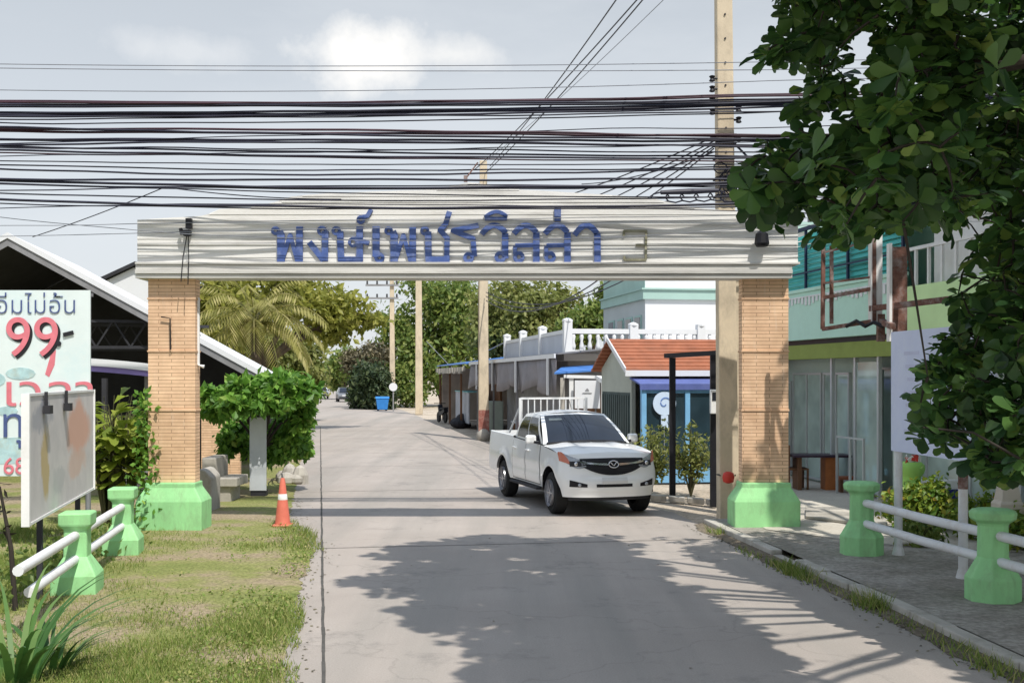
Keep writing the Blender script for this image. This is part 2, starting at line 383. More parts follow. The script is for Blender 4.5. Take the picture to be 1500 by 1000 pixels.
m_kerb = M('kerb_concrete', (.47, .44, .39), .9, .15, 2.5, dirt=(.17, .155, .12), damt=.8, dscale=1.6, bmp=.4)
m_joint = M('road_joint_tar', (.085, .08, .072), .9, .3, 4)

g = MB(); g.face([(-400, -60, -.03), (400, -60, -.03), (400, 900, -.03), (-400, 900, -.03)])
g.build('ground', m_soil, kind='structure')

def LE(D):   # left edge of the concrete
    return -.1-.166*(D-18.9)-3.55+.10*noise.noise((0, D*.8, 3))
def REx(D):  # right edge
    if D < 22: return 3.03+(19.7-D)*.112
    return max(-.1-.166*(D-18.9)+3.25, -99)
Ds = [-8, 0, 4, 6]+[8+i*.5 for i in range(40)]+[28+i*3 for i in range(24)]+[100+i*20 for i in range(16)]
rows = []
for D in Ds:
    a, b = -.1-.166*(D-18.9)-5.2, REx(D)+(.12*noise.noise((5, D*.5, 1)) if D > 22 else .15)
    rows.append([Vector((a+(b-a)*k/6, D, 0)) for k in range(7)])
g = MB(); g.grid(rows); g.build('road', m_road, kind='structure')
# long joint and cross joints: thin tarred strips
g = MB()
pts = [Vector((-1.54-.1657*(D-9.5)+.012*noise.noise((D*1.3, 0, 0)), D, .004)) for D in [6+i*.35 for i in range(150)]]
for a, b in zip(pts, pts[1:]):
    w = .016+.008*noise.noise((a.y*2, 4, 4)); d = Vector((w, 0, 0)); g.face([a-d, a+d, b+d, b-d])
for s_ in (-1.5, 7, 14, 21, 28, 36, 44):
    for k in range(12):
        q = [road(s_+.02*noise.noise((s_, k, 2)), -3.0+k*.52, .005), road(s_+.02*noise.noise((s_, k+1, 2)), -3.0+(k+1)*.52, .005)]
        d = RD*.012; g.face([q[0]-d, q[1]-d, q[1]+d, q[0]+d])
g.build('road_joint', m_joint, kind='structure')

# left verge over the edge of the concrete, ragged
edge_px = [(330, 1400), (405, 1050), (415, 1000), (420, 940), (431, 885), (448, 835), (461, 803), (446, 782), (424, 766), (426, 745), (436, 700), (443, 655), (452, 620), (462, 598), (468, 585)]
edge = [G(x, y, .02) for x, y in edge_px]
fine = []
for a, b in zip(edge, edge[1:]):
    n = max(2, int((b-a).length/.12)) if a.y < 22 else max(2, int((b-a).length/1.0))
    for k in range(n):
        p = a.lerp(b, k/n); p.x += .10*noise.noise((p.y*3.1, 1, 0))+.05*noise.noise((p.y*9, 2, 0)); fine.append(p)
fine.append(edge[-1])
def verge_edge(D):
    for a, b in zip(fine, fine[1:]):
        if a.y <= D <= b.y: return a.x+(b.x-a.x)*(D-a.y)/max(1e-6, b.y-a.y)
    return fine[0].x if D < fine[0].y else fine[-1].x
g = MB(); rows = []
for p in fine: rows.append([Vector((p.x-60, p.y, .02)), Vector((p.x-6, p.y, .03)), Vector((p.x-2, p.y, .05)), Vector((p.x-.5, p.y, .035)), Vector((p.x, p.y, .006))])
g.grid(rows); g.build('verge_ground', m_verge, smooth=True, kind='structure')

# right pavement with kerb, and the sunny driveway
kp = [(1720, 1100), (1490, 985), (1380, 932), (1290, 888), (1200, 848), (1130, 815), (1075, 790), (1030, 768)]
kerb = [G(x, y) for x, y in kp]
kerb = [Vector((7.5-.0, 4.5, 0))*0+kerb[0]+(kerb[0]-kerb[1])*1.2]+kerb
g = MB()
for i, (a, b) in enumerate(zip(kerb, kerb[1:])):
    n = max(1, round((b-a).length/.95))
    for k in range(n):
        p, q = a.lerp(b, k/n+.004), a.lerp(b, (k+1)/n-.004)
        d = (q-p).normalized(); s_ = Vector((-d.y, d.x, 0)); s_ = -s_ if s_.x < 0 else s_
        h = .10+.022*noise.noise((i*3.3, k*2.1, 0)); o = s_*(.02*noise.noise((k*1.7, i*2.3, 7)))
        if (i, k) in ((5, 1),): h = .03
        g.prism([p+o, p+o+s_*.16, q+o+s_*.16, q+o], (0, 0, h))
g.build('kerb', m_kerb, bevel=.015, kind='structure')
g = MB()
inner = [p+Vector((.165, .03, .095)) for p in kerb]
g.grid([[p, Vector((p.x+2.0, p.y+.3, .10)), Vector((p.x+40, p.y+4, .10))] for p in inner])
g.build('pavement', m_walk, kind='structure')
g = MB(); q = [G(1122, 775, .10), G(1250, 792, .10), G(1330, 800, .10), G(1900, 830, .10), G(1700, 716, .10), G(1100, 700, .10), G(1075, 742, .10)]
g.face([Vector((p.x, p.y, .104)) for p in q]); g.build('driveway', m_drive, kind='structure')
g = MB(); g.prism([G(1180, 760, .1)+Vector((0, 0, .01)), G(1300, 775, .1)+Vector((0, 0, .01)), G(1300, 762, .1)+Vector((0, 0, .01)), G(1180, 747, .1)+Vector((0, 0, .01))], (0, 0, .05))
g.build('doorstep', m_conc, kind='structure', bevel=.01)
# low kerb and rubble ground behind the gate on the right
g = MB()
a, b = G(900, 728), G(1062, 742)
for k in range(6):
    p, q = a.lerp(b, k/6+.01), a.lerp(b, (k+1)/6-.01); g.prism([p, p+Vector((.02, .18, 0)), q+Vector((.02, .18, 0)), q], (0, 0, .12+.02*noise.noise((k, 1, 1))))
g.build('kerb', m_kerb, bevel=.02, kind='structure')

# ------------------------------------------------------------------ entrance gate
GD = 18.6
gate = thing('entrance_gate', 'wide village gate with a cream name beam on two thin-brick pillars', 'gate', (-.6, 19.1, 0))
for x0, x1 in ((217, 286), (1087, 1155)):
    a, b = P(x0, 700, 18.75).x, P(x1, 700, 18.75).x
    m = MB(); m.bb(a, b, 18.75, 19.03, .6, 4.2)
    for z in (1.95, 2.9, 3.75):
        m.bb(a-.012, b+.012, 18.735, 19.045, z, z+.03)
    pl = m.build('pillar', m_brick, gate, world=True)
    m = MB(); c = (a+b)/2; h = .53; y0, y1 = 18.55, 19.2
    prof = [(h, h, -.1), (h, h, .50), (h-.03, h-.03, .56), (.40, .40, .72), (.40, .40, .80)]
    vs = [Vector((c+sx*px, 18.89+sy*py*.6, z)) for px, py, z in prof for sx, sy in ((-1, -1), (1, -1), (1, 1), (-1, 1))]
    fs = [(i*4+k, i*4+(k+1) % 4, i*4+4+(k+1) % 4, i*4+4+k) for i in range(4) for k in range(4)]+[(16, 17, 18, 19)]
    m.add(vs, fs); m.build('pillar_base', m_green, pl, world=True, bevel=.02)
# beam: lapped horizontal boards in front of a core, cut to the stepped outline
def top_z(x):
    px = 750+x/GD*F
    pts = [(195, 322), (300, 316), (320, 306), (378, 303), (430, 287), (480, 283), (640, 277), (690, 266), (740, 276), (950, 289), (1010, 303), (1100, 312), (1160, 326), (1175, 330)]
    for (a, b), (c, d) in zip(pts, pts[1:]):
        if a <= px <= c: return CH-((b+(d-b)*(px-a)/(c-a))-HY)/F*GD
    return CH-(325-HY)/F*GD
xl, xr = P(201, 0, GD).x, P(1169, 0, GD).x
zb = P(0, 386, GD).z
m = MB(); nb = 22; n = 64
hb = .098
for j in range(14):
    z0 = zb+j*hb
    run = []
    for i in range(n+1):
        x = xl+(xr-xl)*i/n; run.append((x, min(top_z(x), z0+hb)))
    for (xa, ta), (xb, tb) in zip(run, run[1:]):
        if min(ta, tb) <= z0+.012: continue
        m.face([(xa, GD+.0, z0), (xb, GD+.0, z0), (xb, GD+.008, tb), (xa, GD+.008, ta)])
        m.face([(xa, GD+.024, z0), (xb, GD+.024, z0), (xb, GD, z0), (xa, GD, z0)])
prof = [(xl, zb)]+[(xl+(xr-xl)*i/n, top_z(xl+(xr-xl)*i/n)) for i in range(n+1)]+[(xr, zb)]
m.prism([(x, GD+.026, z) for x, z in prof], (0, .40, 0))
for dz in (zb+.30, zb+.62):
    m.bb(xl+.01, xr-.01, GD-.010, GD-.002, dz, dz+.02)
beam = m.build('beam', m_beam, gate, world=True)
m = MB()
for z0, z1, d in ((4.30, 4.335, .06), (4.22, 4.295, .03), (4.15, 4.215, .065), (4.08, 4.145, .035)):
    m.bb(xl-.02, xr+.02-(.12 if z1 < 4.3 else 0), GD-d, GD+.45+d, z0, z1)
m.build('moulding', m_trim, beam, world=True, bevel=.006)
# lettering, read off the sign as pen strokes
def zc(x, y): return (400+x/2.5, 260+y/2.5)
cnt = [0]
def stroke(m, pts, w, dep=.035):
    q = [P(*zc(x, y), GD) for x, y in pts]
    for a, b in zip(q, q[1:]):
        cnt[0] += 1; e = .0007*(cnt[0] % 9)
        d = Vector((b.x-a.x, 0, b.z-a.z)); L = d.length
        if L < 1e-4: continue
        d /= L; s_ = Vector((-d.z, 0, d.x))*w/2; a2 = a-d*w*.04; b2 = b+d*w*.04
        f = Vector((0, -dep-e, 0))
        m.prism([a2-s_+f, b2-s_+f, b2+s_+f, a2+s_+f], (0, .034, 0))
    for j, a in enumerate(q[1:-1]):
        cnt[0] += 1; f = Vector((0, -dep-.0003-.0007*(cnt[0] % 9), 0)); m.prism([a+f+Vector((w*.5*math.cos(k*.5236), 0, w*.5*math.sin(k*.5236))) for k in range(12)], (0, .034, 0))
def loop(x, y, r, n=10): return [(x+r*math.cos(2*math.pi*k/n), y+r*math.sin(2*math.pi*k/n)) for k in range(n+1)]
def arc(x0, x1, y0, yt, n=9):
    return [(x0+(x1-x0)*k/n, y0-(y0-yt)*math.sin(math.pi*(.08+.80*k/n))) for k in range(n+1)]
T, t = .105, .045
letters = []
def letter(parts):
    m = MB()
    for pts, w in parts: stroke(m, pts, w)
    m.build('letter', m_blue, beam, world=True)
def pho(x): return [(loop(x-4, 196, 11), t), ([(x+10, 200), (x+16, 212), (x+16, 308)], T*1.15), ([(x+20, 306), (x+50, 212), (x+76, 306)], t*1.5), ([(x+84, 308), (x+84, 182)], T)]
letter(pho(14))
letter([(loop(180, 196, 13), t), ([(192, 198), (190, 306)], T), ([(134, 238), (186, 304)], T*.9)])
letter([(loop(232, 196, 12), t), ([(246, 200), (250, 302)], T), ([(240, 300), (326, 300)], T*.8), ([(318, 306), (318, 182)], T), (loop(294, 238, 14), t), ([(300, 225), (352, 242)], T*.7)])
letter([(loop(322, 156, 11), t), ([(330, 146), (346, 142), (360, 118)], t*1.5)])
letter([([(378, 182), (378, 290)], T*1.1), (loop(390, 294, 13), t*1.2)])
letter(pho(428))
letter([(loop(556, 196, 12), t), ([(568, 200), (570, 302)], T), ([(560, 300), (646, 300)], T*.85), ([(636, 306), (638, 222), (612, 194), (632, 172), (646, 126)], T*.8)])
letter([([(752, 176), (706, 186), (660, 196), (732, 224), (738, 288)], T*.8), (loop(716, 294, 14), t*1.2)])
letter([(arc(764, 852, 218, 176), T*.85), ([(850, 206), (850, 296)], T), (loop(832, 292, 15), t*1.3)])
letter([(arc(776, 856, 154, 126), t*1.3), ([(776, 152), (856, 152)], t*1.3)])
def lo(x): return [(arc(x, x+82, 216, 176), T*.85), ([(x+82, 204), (x+82, 310)], T), ([(x+6, 250), (x+82, 248)], t*1.5), ([(x+4, 252), (x+4, 282)], t*1.4), (loop(x+18, 292, 15), t*1.3)]
letter(lo(882)); letter(lo(996))
letter([([(1042, 114), (1042, 160)], T)])
letter([(arc(1104, 1186, 222, 176), T*.85), ([(1187, 206), (1188, 312)], T)])
m = MB()
for pts in ([(1284, 196), (1366, 196), (1364, 302)], [(1328, 248), (1366, 248)], [(1286, 302), (1364, 302)], [(1284, 196), (1284, 214)], [(1286, 302), (1286, 288)]): stroke(m, pts, .035, .03)
m.build('numeral', m_faded, beam, world=True)
m = MB()   # cable clamp, conduit and drain pipe on the left pillar
c = P(275, 335, GD-.05)
m.bb(c.x-.05, c.x+.05, c.y-.09, c.y+.03, c.z-.12, c.z-.03); m.bb(c.x-.02, c.x+.07, c.y-.06, c.y+.03, c.z, c.z+.16); m.tube([c+Vector((-.08, -.05, -.1)), c+Vector((-.1, -.05, 0))], .03)
m.tube([c+Vector((0, -.04, -.1)), c+Vector((-.06, -.05, -.45)), c+Vector((-.09, -.06, -.85))], .008, 4)
m.tube([c+Vector((.02, -.04, -.1)), c+Vector((.03, -.05, -.5)), c+Vector((.02, -.06, -.9))], .008, 4)
m.build('cable_clamp', m_black, beam, world=True)
m = MB(); m.tube([P(250, 512, 18.70), P(249, 466, 18.70), P(236, 464, 18.70)], .012, 5); m.build('conduit', m_black, gate, world=True)
m = MB(); m.tube([P(290, 436, 18.9), P(290, 534, 18.9), P(299, 537, 18.9)], .03, 8); m.build('drain_pipe', m_white, gate, world=True)
m = MB(); m.lathe([(.09, 0), (.12, .05), (.10, .2), (.03, .26)], 10, P(1116, 352, GD-.15)-Vector((0, 0, .1))); m.build('gate_lamp', m_black, beam, world=True)
m = MB(); m.box(P(682, 262, GD+.3), (.06, .06, .1)); m.tube([P(682, 262, GD+.3), P(700, 238, GD+.3)], .012, 4); m.build('roof_finial', m_rust, beam, world=True)

# ------------------------------------------------------------------ green post fences
def post_prof(n, m, c, h=.95, r=1.0):
    ph = math.pi/8 if n == 8 else 0
    if n == 4:
        m.lathe([(.35, -.08), (.35, .25), (.33, .28), (.185, .46), (.18, h-.20), (.19, h-.18), (.25, h-.15), (.255, h-.02), (.24, h)], 4, c, R(45)+.155)
        return
    m.lathe([(.275*r, -.08), (.275*r, .24), (.245*r, .29), (.155*r, .46), (.15*r, h-.19), (.165*r, h-.16), (.225*r, h-.12), (.235*r, h-.05), (.20*r, h-.015), (.05, h)], n, c, ph)
f = thing('post_fence', 'sunlit mint green posts with two white rails beside the grassy verge', 'fence', (-5.1, 14, 0), 0)
pl = [Vector((-4.98, 13.3, 0)), Vector((-5.43, 16.2, 0))]
for p in pl:
    m = MB(); post_prof(4, m, p, .96); m.build('post', m_green, f, world=True, bevel=.02)
d = (pl[0]-pl[1]).normalized()
for z, e in ((.70, 2.55), (.43, 2.15)):
    m = MB(); a = pl[0]+d*e; m.tube([Vector((a.x, a.y, z)), Vector((pl[0].x, pl[0].y, z))-d*-.1], .052, 10); m.build('rail', m_rail, f, world=True, smooth='auto')
    m = MB(); m.tube([Vector((pl[0].x, pl[0].y, z))-d*.1, Vector((pl[1].x, pl[1].y, z))+d*.1], .052, 10); m.build('rail', m_rail, f, world=True, smooth='auto')
f2 = thing('post_fence', 'shaded green posts with round caps and two grey-white rails by the pavement', 'fence', (5, 14, .1))
pr = [Vector((4.76, 15.8, .1)), Vector((5.2, 12.55, .1)), Vector((5.75, 9.2, .1))]
for p in pr:
    m = MB(); post_prof(12 if p.y > 20 else 8, m, p, .99, 1.06); m.build('post', m_green, f2, world=True, bevel=.012)
m_rail2 = m_rail
for a, b in zip(pr, pr[1:]):
    for z in (.80, .52):
        m = MB(); q = [Vector((a.x, a.y, z-.0)), Vector((b.x, b.y, z))]; dd = (q[1]-q[0]).normalized()
        m.tube([q[0]+dd*.1, q[0].lerp(q[1], .5)+Vector((0, 0, -.012)), q[1]-dd*.1], .055, 10); m.build('rail', m_rail2, f2, world=True, smooth='auto')
# rail from the first right post back to the gate
t3 = thing('bollard', 'bright green round post with a flared cap beside the hedge', 'bollard', (6.75, 19.6, .1))
m = MB(); m.lathe([(.2, -.1), (.2, .1), (.15, .2), (.15, .72), (.2, .78), (.22, .85), (.21, .92), (.16, .97)], 12); m.build('post', m_green2, t3, smooth='auto')
m = MB()
for k in range(9):
    a = k*.7; m.box((6.75+.09*math.cos(a), 19.55+.06*math.sin(a), 1.11+.03*math.sin(k*2.1)), (.10, .02, .11), mat=Matrix.Rotation(a, 3, 'Y') @ Matrix.Rotation(.5*k, 3, 'Z')); m.cur = (m.cur+1) % 2
tag(m.build('crumpled_cloth', [m_white, m_red]), 'red and white crumpled cloth lying on the bright green post', 'cloth')

# ------------------------------------------------------------------ traffic cone
cn = thing('traffic_cone', 'faded orange traffic cone with a white band on the verge edge', 'traffic cone', G(414, 770, .02))
m = MB(); m.lathe([(.13, .03), (.045, .74), (.03, .8)], 20); cb = m.build('cone_body', m_cone, cn, smooth='auto')
m = MB(); m.prism([(-.15, -.15, 0), (.15, -.15, 0), (.15, .15, 0), (-.15, .15, 0)], (0, 0, .035)); m.build('cone_foot', m_cone, cn, bevel=.01)
m = MB(); m.lathe([(.082, .44), (.083, .445), (.070, .535), (.066, .54)], 20); m.build('reflective_band', m_conew, cn, smooth='auto')

# ------------------------------------------------------------------ left: boards
def facing(px, py, D, rz=0, tilt=0):
    return Matrix.Translation(P(px, py, D)) @ Matrix.Rotation(rz, 4, 'Z') @ Matrix.Rotation(R(90), 4, 'X') @ Matrix.Rotation(tilt, 4, 'Z')
BD = 16.6
bs = thing('restaurant_billboard', 'large pale restaurant poster with pink numerals on a steel frame', 'billboard', (P(40, 0, BD).x, BD, 0))
a, b = P(-190, 425, BD), P(132, 697, BD)
m = MB(); m.bb(a.x, b.x, BD, BD+.03, b.z, a.z); panel = m.build('poster', m_poster, bs, world=True)
for x in (a.x+.05, (a.x+b.x)/2, b.x-.05): m = MB(); m.bb(x-.03, x+.03, BD+.033, BD+.09, 0, a.z); m.build('post', m_grey, bs, world=True)
m = MB()
for z in (b.z+.05, a.z-.06): m.bb(a.x, b.x, BD+.092, BD+.13, z-.025, z+.025)
m.build('frame', m_grey, bs, world=True)
e = BD-.012
textmesh('printed_line', 'อิ่มไม่อั้น', .36, m_navy, panel, facing(-8, 459, e) @ Matrix.Shear('XY', 3, (.2, 0)).to_4x4(), thin=-.005)
textmesh('printed_price', '199', .80, m_ink, panel, facing(-31, 525, e+.006) @ Matrix.Shear('XY', 3, (.12, 0)).to_4x4())
textmesh('printed_price', '199', .80, m_pink, panel, facing(-35, 521, e-.006) @ Matrix.Shear('XY', 3, (.12, 0)).to_4x4())
textmesh('printed_price', '.-', .62, m_ink, panel, facing(80, 508, e-.01, 0, R(14)))
textmesh('printed_line', 'เวลา', .62, m_pink, panel, facing(2, 594, e) @ Matrix.Scale(1.25, 4, (1, 0, 0)))
textmesh('printed_line', 'ทุ', .6, m_navy, panel, facing(0, 640, e))
textmesh('printed_line', '68', .34, m_pink, panel, facing(4, 694, e))
for px, py, rx, rz in ((30, 547, 22, 9), (-6, 556, 14, 10), (10, 602, 16, 7)):
    m = MB(); c = P(px, py, BD-.006); m.prism([(c.x+rx/F*BD*math.cos(k*.52), BD-.006, c.z+rz/F*BD*math.sin(k*.52)) for k in range(12)], (0, .004, 0)); m.build('printed_food', m_pteal, panel, world=True)
m = MB(); q = [P(x, y, BD-.004) for x, y in ((66, 548), (74, 520), (82, 512), (80, 534), (72, 552))]; m.prism(q, (0, .003, 0)); m.build('printed_ribbon', m_pink, panel, world=True)
m = MB(); q = [P(x, y, BD-.004) for x, y in ((-190, 650), (30, 640), (30, 678), (-190, 690))]; m.prism(q, (0, .003, 0)); m.build('printed_band', m_pteal, panel, world=True)

fa, fb = Vector((-4.98, 11.9, 0)), Vector((-5.72, 15.8, 0))
fdir = (fb-fa).normalized(); ang = math.atan2(fdir.y, fdir.x)
fs = thing('faded_notice_board', 'sun-bleached notice board with a few brownish print remains behind the white rails', 'notice board', fa, ang)
L = (fb-fa).length
m = MB(); m.bb(0, L, -.02, .02, 1.0, 2.3); pan = m.build('panel', m_fboard, fs)
m = MB(); m.bb(-.05, 0, -.04, .04, .97, 2.33); m.bb(L, L+.03, -.04, .04, .97, 2.33); m.bb(0, L, -.03, .03, 2.302, 2.33); m.bb(0, L, -.03, .03, .97, .998); m.build('edge_strip', m_white, fs)
for x in (.9, 3.2): m = MB(); m.bb(x-.03, x+.03, .022, .08, 0, 2.25); m.build('post', m_darkgrey, fs)
for x in (.75, 1.9):
    m = MB(); m.bb(x-.09, x+.09, -.10, -.03, 2.10, 2.19); m.bb(x-.02, x+.02, -.06, -.03, 2.19, 2.34); m.build('floodlight', m_darkgrey, fs)

# ------------------------------------------------------------------ left: open shelter with a gable roof
HD = 26.5
sh = thing('open_shelter', 'open restaurant shelter with a dark gable roof and white bargeboard', 'shelter', (-9.5, 27, 0), 0)
ap, ev, evl = P(12, 347, HD), P(388, 552, HD), P(-364, 552, HD)
LEN = 8.0; dv = RD*LEN
m = MB()
for p, q in ((ap, ev), (ap, evl)):
    n = Vector((0, 0, .07)); m.prism([p, q, q-n, p-n], dv)
m.build('roof', m_darkgrey, sh, world=True)
m = MB()
for p, q in ((ap, ev), (ap, evl)):
    m.prism([p+Vector((0, -.05, .10)), q+Vector((0, -.05, .10)), q+Vector((0, -.05, -.03)), p+Vector((0, -.05, -.03))], (0, .045, 0))
    m.prism([p+Vector((0, -.03, .085)), q+Vector((0, -.03, .085)), q+Vector((0, -.03, .075)), p+Vector((0, -.03, .075))], dv)
m.build('bargeboard', m_whitewall, sh, world=True)
m = MB()
for p, q in ((ap, ev), (ap, evl)):
    o = Vector((0, -.02, -.035)); m.prism([p+o, q+o, q+o+Vector((0, 0, -.17)), p+o+Vector((0, 0, -.17))], (0, .04, 0))
m.build('soffit_board', m_grey, sh, world=True)
for px in (378, 150, -80):
    for s_ in (.3, LEN-.3):
        x = P(px, 0, HD).x; m = MB(); m.box(Vector((x, HD, 1.22))+RD*s_, (.11, .11, 2.5)); m.build('post', m_darkgrey, sh, world=True)
m = MB()
za, zbm = P(0, 468, HD).z, P(0, 508, HD).z
x0, x1 = P(60, 0, HD).x, P(290, 0, HD).x
for s_ in (.35, 2.6):
    m = MB(); o = RD*s_
    m.bar(Vector((x0, HD, za))+o, Vector((x1, HD, za-.05))+o, .07); m.bar(Vector((x0, HD, zbm))+o, Vector((x1, HD, zbm))+o, .07)
    for k in range(9):
        xa = x0+(x1-x0)*k/9; m.bar(Vector((xa, HD, zbm if k % 2 else za))+o, Vector((xa+(x1-x0)/9, HD, za if k % 2 else zbm))+o, .04)
    m.build('truss', m_darkgrey, sh, world=True)
m = MB(); o = dv*.98
m.prism([P(-364, 552, HD)+o, ev+o, Vector((ev.x, ev.y, 0))+o, Vector((evl.x, evl.y, 0))+o], (0, .1, 0)); m.prism([ap+o-Vector((0, 0, .1)), ev+o, evl+o], (0, .1, 0))
m.build('rear_wall', m_darkgrey, sh, world=True)
m = MB(); x0 = P(295, 0, 27).x; m.bb(x0, x0+.9, 27.0, 27.12, 0, 1.55); m.build('brick_panel', m_brick, sh, world=True)
m = MB(); m.bb(x0, x0+.9, 27.02, 27.1, 1.55, 2.2); m.build('grey_panel', m_grey, sh, world=True)
aw = thing('shop_awning', 'low awning with white fascia and lilac underside beside the left brick pillar', 'awning', P(140, 530, 22.5))
m = MB(); rows = []
for k in range(9):
    u = k/8; x = P(40+u*190, 0, 22.5).x; z = P(0, 522+u*u*12, 22.5).z; rows.append((x, z))
for (xa, z0), (xb, z1) in zip(rows, rows[1:]): m.prism([(xa, 22.5, z0), (xb, 22.5, z1), (xb, 22.5, z1-.14), (xa, 22.5, z0-.14)], (0, .06, 0))
m.build('fascia', m_whitewall, aw, world=True)
m = MB()
for (xa, z0), (xb, z1) in zip(rows, rows[1:]): m.prism([(xa, 22.53, z0-.142), (xb, 22.53, z1-.142), (xb, 22.53, z1-.25), (xa, 22.53, z0-.25)], (0, 1.6, 0))
m.build('underside', m_awnlilac, aw, world=True)
for px in (60, 205): x = P(px, 0, 22.6).x; m = MB(); m.bb(x-.04, x+.04, 23.0, 23.08, 0, 2.55); m.build('post', m_grey, aw, world=True)

wh = thing('white_house', 'white gabled house peeking over the shelter roof on the left', 'house', (P(170, 0, 44).x, 46, 0), RA)
c = P(204, 0, 44).x; z1 = P(0, 388, 44).z; z2 = P(0, 420, 44).z
m = MB(); m.prism([(c-6, 44, 0), (c+.35, 44, 0), (c+.35, 44, z2+.5), (c-.2, 44, z1-.1), (c-6, 44, z2-2)], (0, 6, 0)); m.build('wall', m_whitewall, wh, world=True)
m = MB(); m.prism([(c-6.2, 43.8, z2-2.0), (c-.1, 43.8, z1-.02), (c-.1, 43.8, z1+.12), (c-6.2, 43.8, z2-1.86)], (0, 6.4, 0)); m.prism([(c-.098, 43.8, z1-.02), (c+.8, 43.8, z2+.35), (c+.8, 43.8, z2+.47), (c-.098, 43.8, z1+.12)], (0, 6.4, 0)); m.build('roof', m_darkgrey, wh, world=True)

# concrete seat, planter block, upright sign by the small tree
b1 = thing('concrete_bench', 'weathered concrete bench with a high back beside the left gate pillar', 'bench', G(320, 738))
o = G(320, 738); D0 = o.y
k = D0/F
m = MB(); m.bb(o.x-.33, o.x-.05, D0, D0+1.0, 0, 68*k); m.build('backrest', m_conc, b1, world=True, bevel=.03)
m = MB(); m.bb(o.x-.048, o.x+.36, D0+.0, D0+1.0, 25*k, 38*k); m.build('seat', m_conc, b1, world=True, bevel=.02)
m = MB(); m.bb(o.x-.02, o.x+.22, D0+.08, D0+.9, 0, 25*k-.002); m.build('seat_base', m_conc, b1, world=True, bevel=.02)
m = MB(); o = G(298, 752); m.prism([(o.x-.08, o.y, 0), (o.x+.14, o.y, 0), (o.x+.14, o.y, .66), (o.x+.02, o.y, .80), (o.x-.08, o.y, .82)], (0, .7, 0))
tag(m.build('concrete_slab', m_conc, bevel=.03), 'grey concrete slab standing on edge against the left gate pillar base', 'slab')
us = thing('upright_sign', 'narrow blank grey-white sign board standing under the small green tree', 'sign', G(378, 729))
o = G(378, 729); k = o.y/F
m = MB(); m.bb(o.x-.17, o.x+.17, o.y-.02, o.y+.03, 11*k, 118*k); m.build('panel', M('pale_metal_board', (.55, .58, .60), .5, .12, 1.5, dirt=(.4, .42, .44), damt=.5), us, world=True)
m = MB(); m.bb(o.x-.15, o.x+.15, o.y+.0, o.y+.25, 0, 11*k-.002); m.build('foot', m_darkgrey, us, world=True)
for i, (px, w, h, lab) in enumerate(((165, .36, .5, 'grey concrete planter block below the yellow-green plants'), (196, .45, .42, 'pale low concrete block next to the brick pillar behind the fence'))):
    o = G(px, 727); m = MB(); m.prism([(o.x-w/2, o.y, 0), (o.x+w/2, o.y, 0), (o.x+w/2*.9, o.y, h), (o.x-w/2*.9, o.y, h)], (0, .5, 0)); m.bb(o.x-w/2-.03, o.x+w/2+.03, o.y-.03, o.y+.53, h+.002, h+.08)
    tag(m.build('planter', m_conc, bevel=.02), lab, 'planter')

# ------------------------------------------------------------------ vegetation helpers
def rdir():
    while True:
        v = Vector((random.uniform(-1, 1), random.uniform(-1, 1), random.uniform(-1, 1)))
        if .05 < v.length < 1: return v.normalized()
def leaf(m, p, d, up, L, w, fold=.25, seg=2):
    d = d.normalized(); s_ = d.cross(up)
    s_ = s_.normalized() if s_.length > 1e-3 else Vector((1, 0, 0)); n = s_.cross(d)
    if seg == 1:
        m.add([p, p+d*L*.5+s_*w/2+n*w*fold*.5, p+d*L, p+d*L*.5-s_*w/2+n*w*fold*.5], [(0, 1, 2, 3)])
        return
    vs = [p]; prof = ((.33, .42, .0), (.70, 1.0, -.03), (.93, .62, -.09)); dr = -n
    for u, k, dz in prof:
        c = p+d*L*u+n*L*dz
        vs += [c+s_*w/2*k+n*w*fold*k*.5, c, c-s_*w/2*k+n*w*fold*k*.5]
    vs.append(p+d*L*.99-n*L*.11)
    m.add(vs, [(0, 2, 1), (0, 3, 2), (1, 2, 5, 4), (2, 3, 6, 5), (4, 5, 8, 7), (5, 6, 9, 8), (7, 8, 10), (8, 9, 10)])
def cloud(m, blobs, n, size, clumps=26, spread=.24, flat=1.0, asp=.55):
    wts = [b[3]*b[4] for b in blobs]
    cl = []
    for b in blobs:
        q = []
        for _ in range(clumps):
            d = rdir(); r = random.uniform(.45, 1.0)**.6
            r *= 1+.25*noise.noise((d.x*2+b[0], d.y*2, d.z*2+b[2]))
            q.append(Vector((b[0]+d.x*r*b[3], b[1]+d.y*r*b[3], b[2]+d.z*r*b[4])))
        cl.append(q)
    for _ in range(n):
        i = random.choices(range(len(blobs)), wts)[0]; b = blobs[i]; c = random.choice(cl[i])
        p = c+Vector((random.gauss(0, spread*b[3]), random.gauss(0, spread*b[3]), random.gauss(0, spread*b[4]*flat)))
        o = (p-Vector(b[:3])).normalized()*.6+rdir()*.7+Vector((0, 0, .35))
        d = rdir()*.8+Vector((0, 0, -.35)); s = size*random.uniform(.6, 1.3)
        leaf(m, p, d, o, s, s*asp, .3, 1)
def B(px, py, D, r, rv=None):   # a crown lobe: place, then radii in photo pixels at that distance
    c = P(px, py, D); return (c.x, c.y, c.z, r/F*D, (rv or r)/F*D)
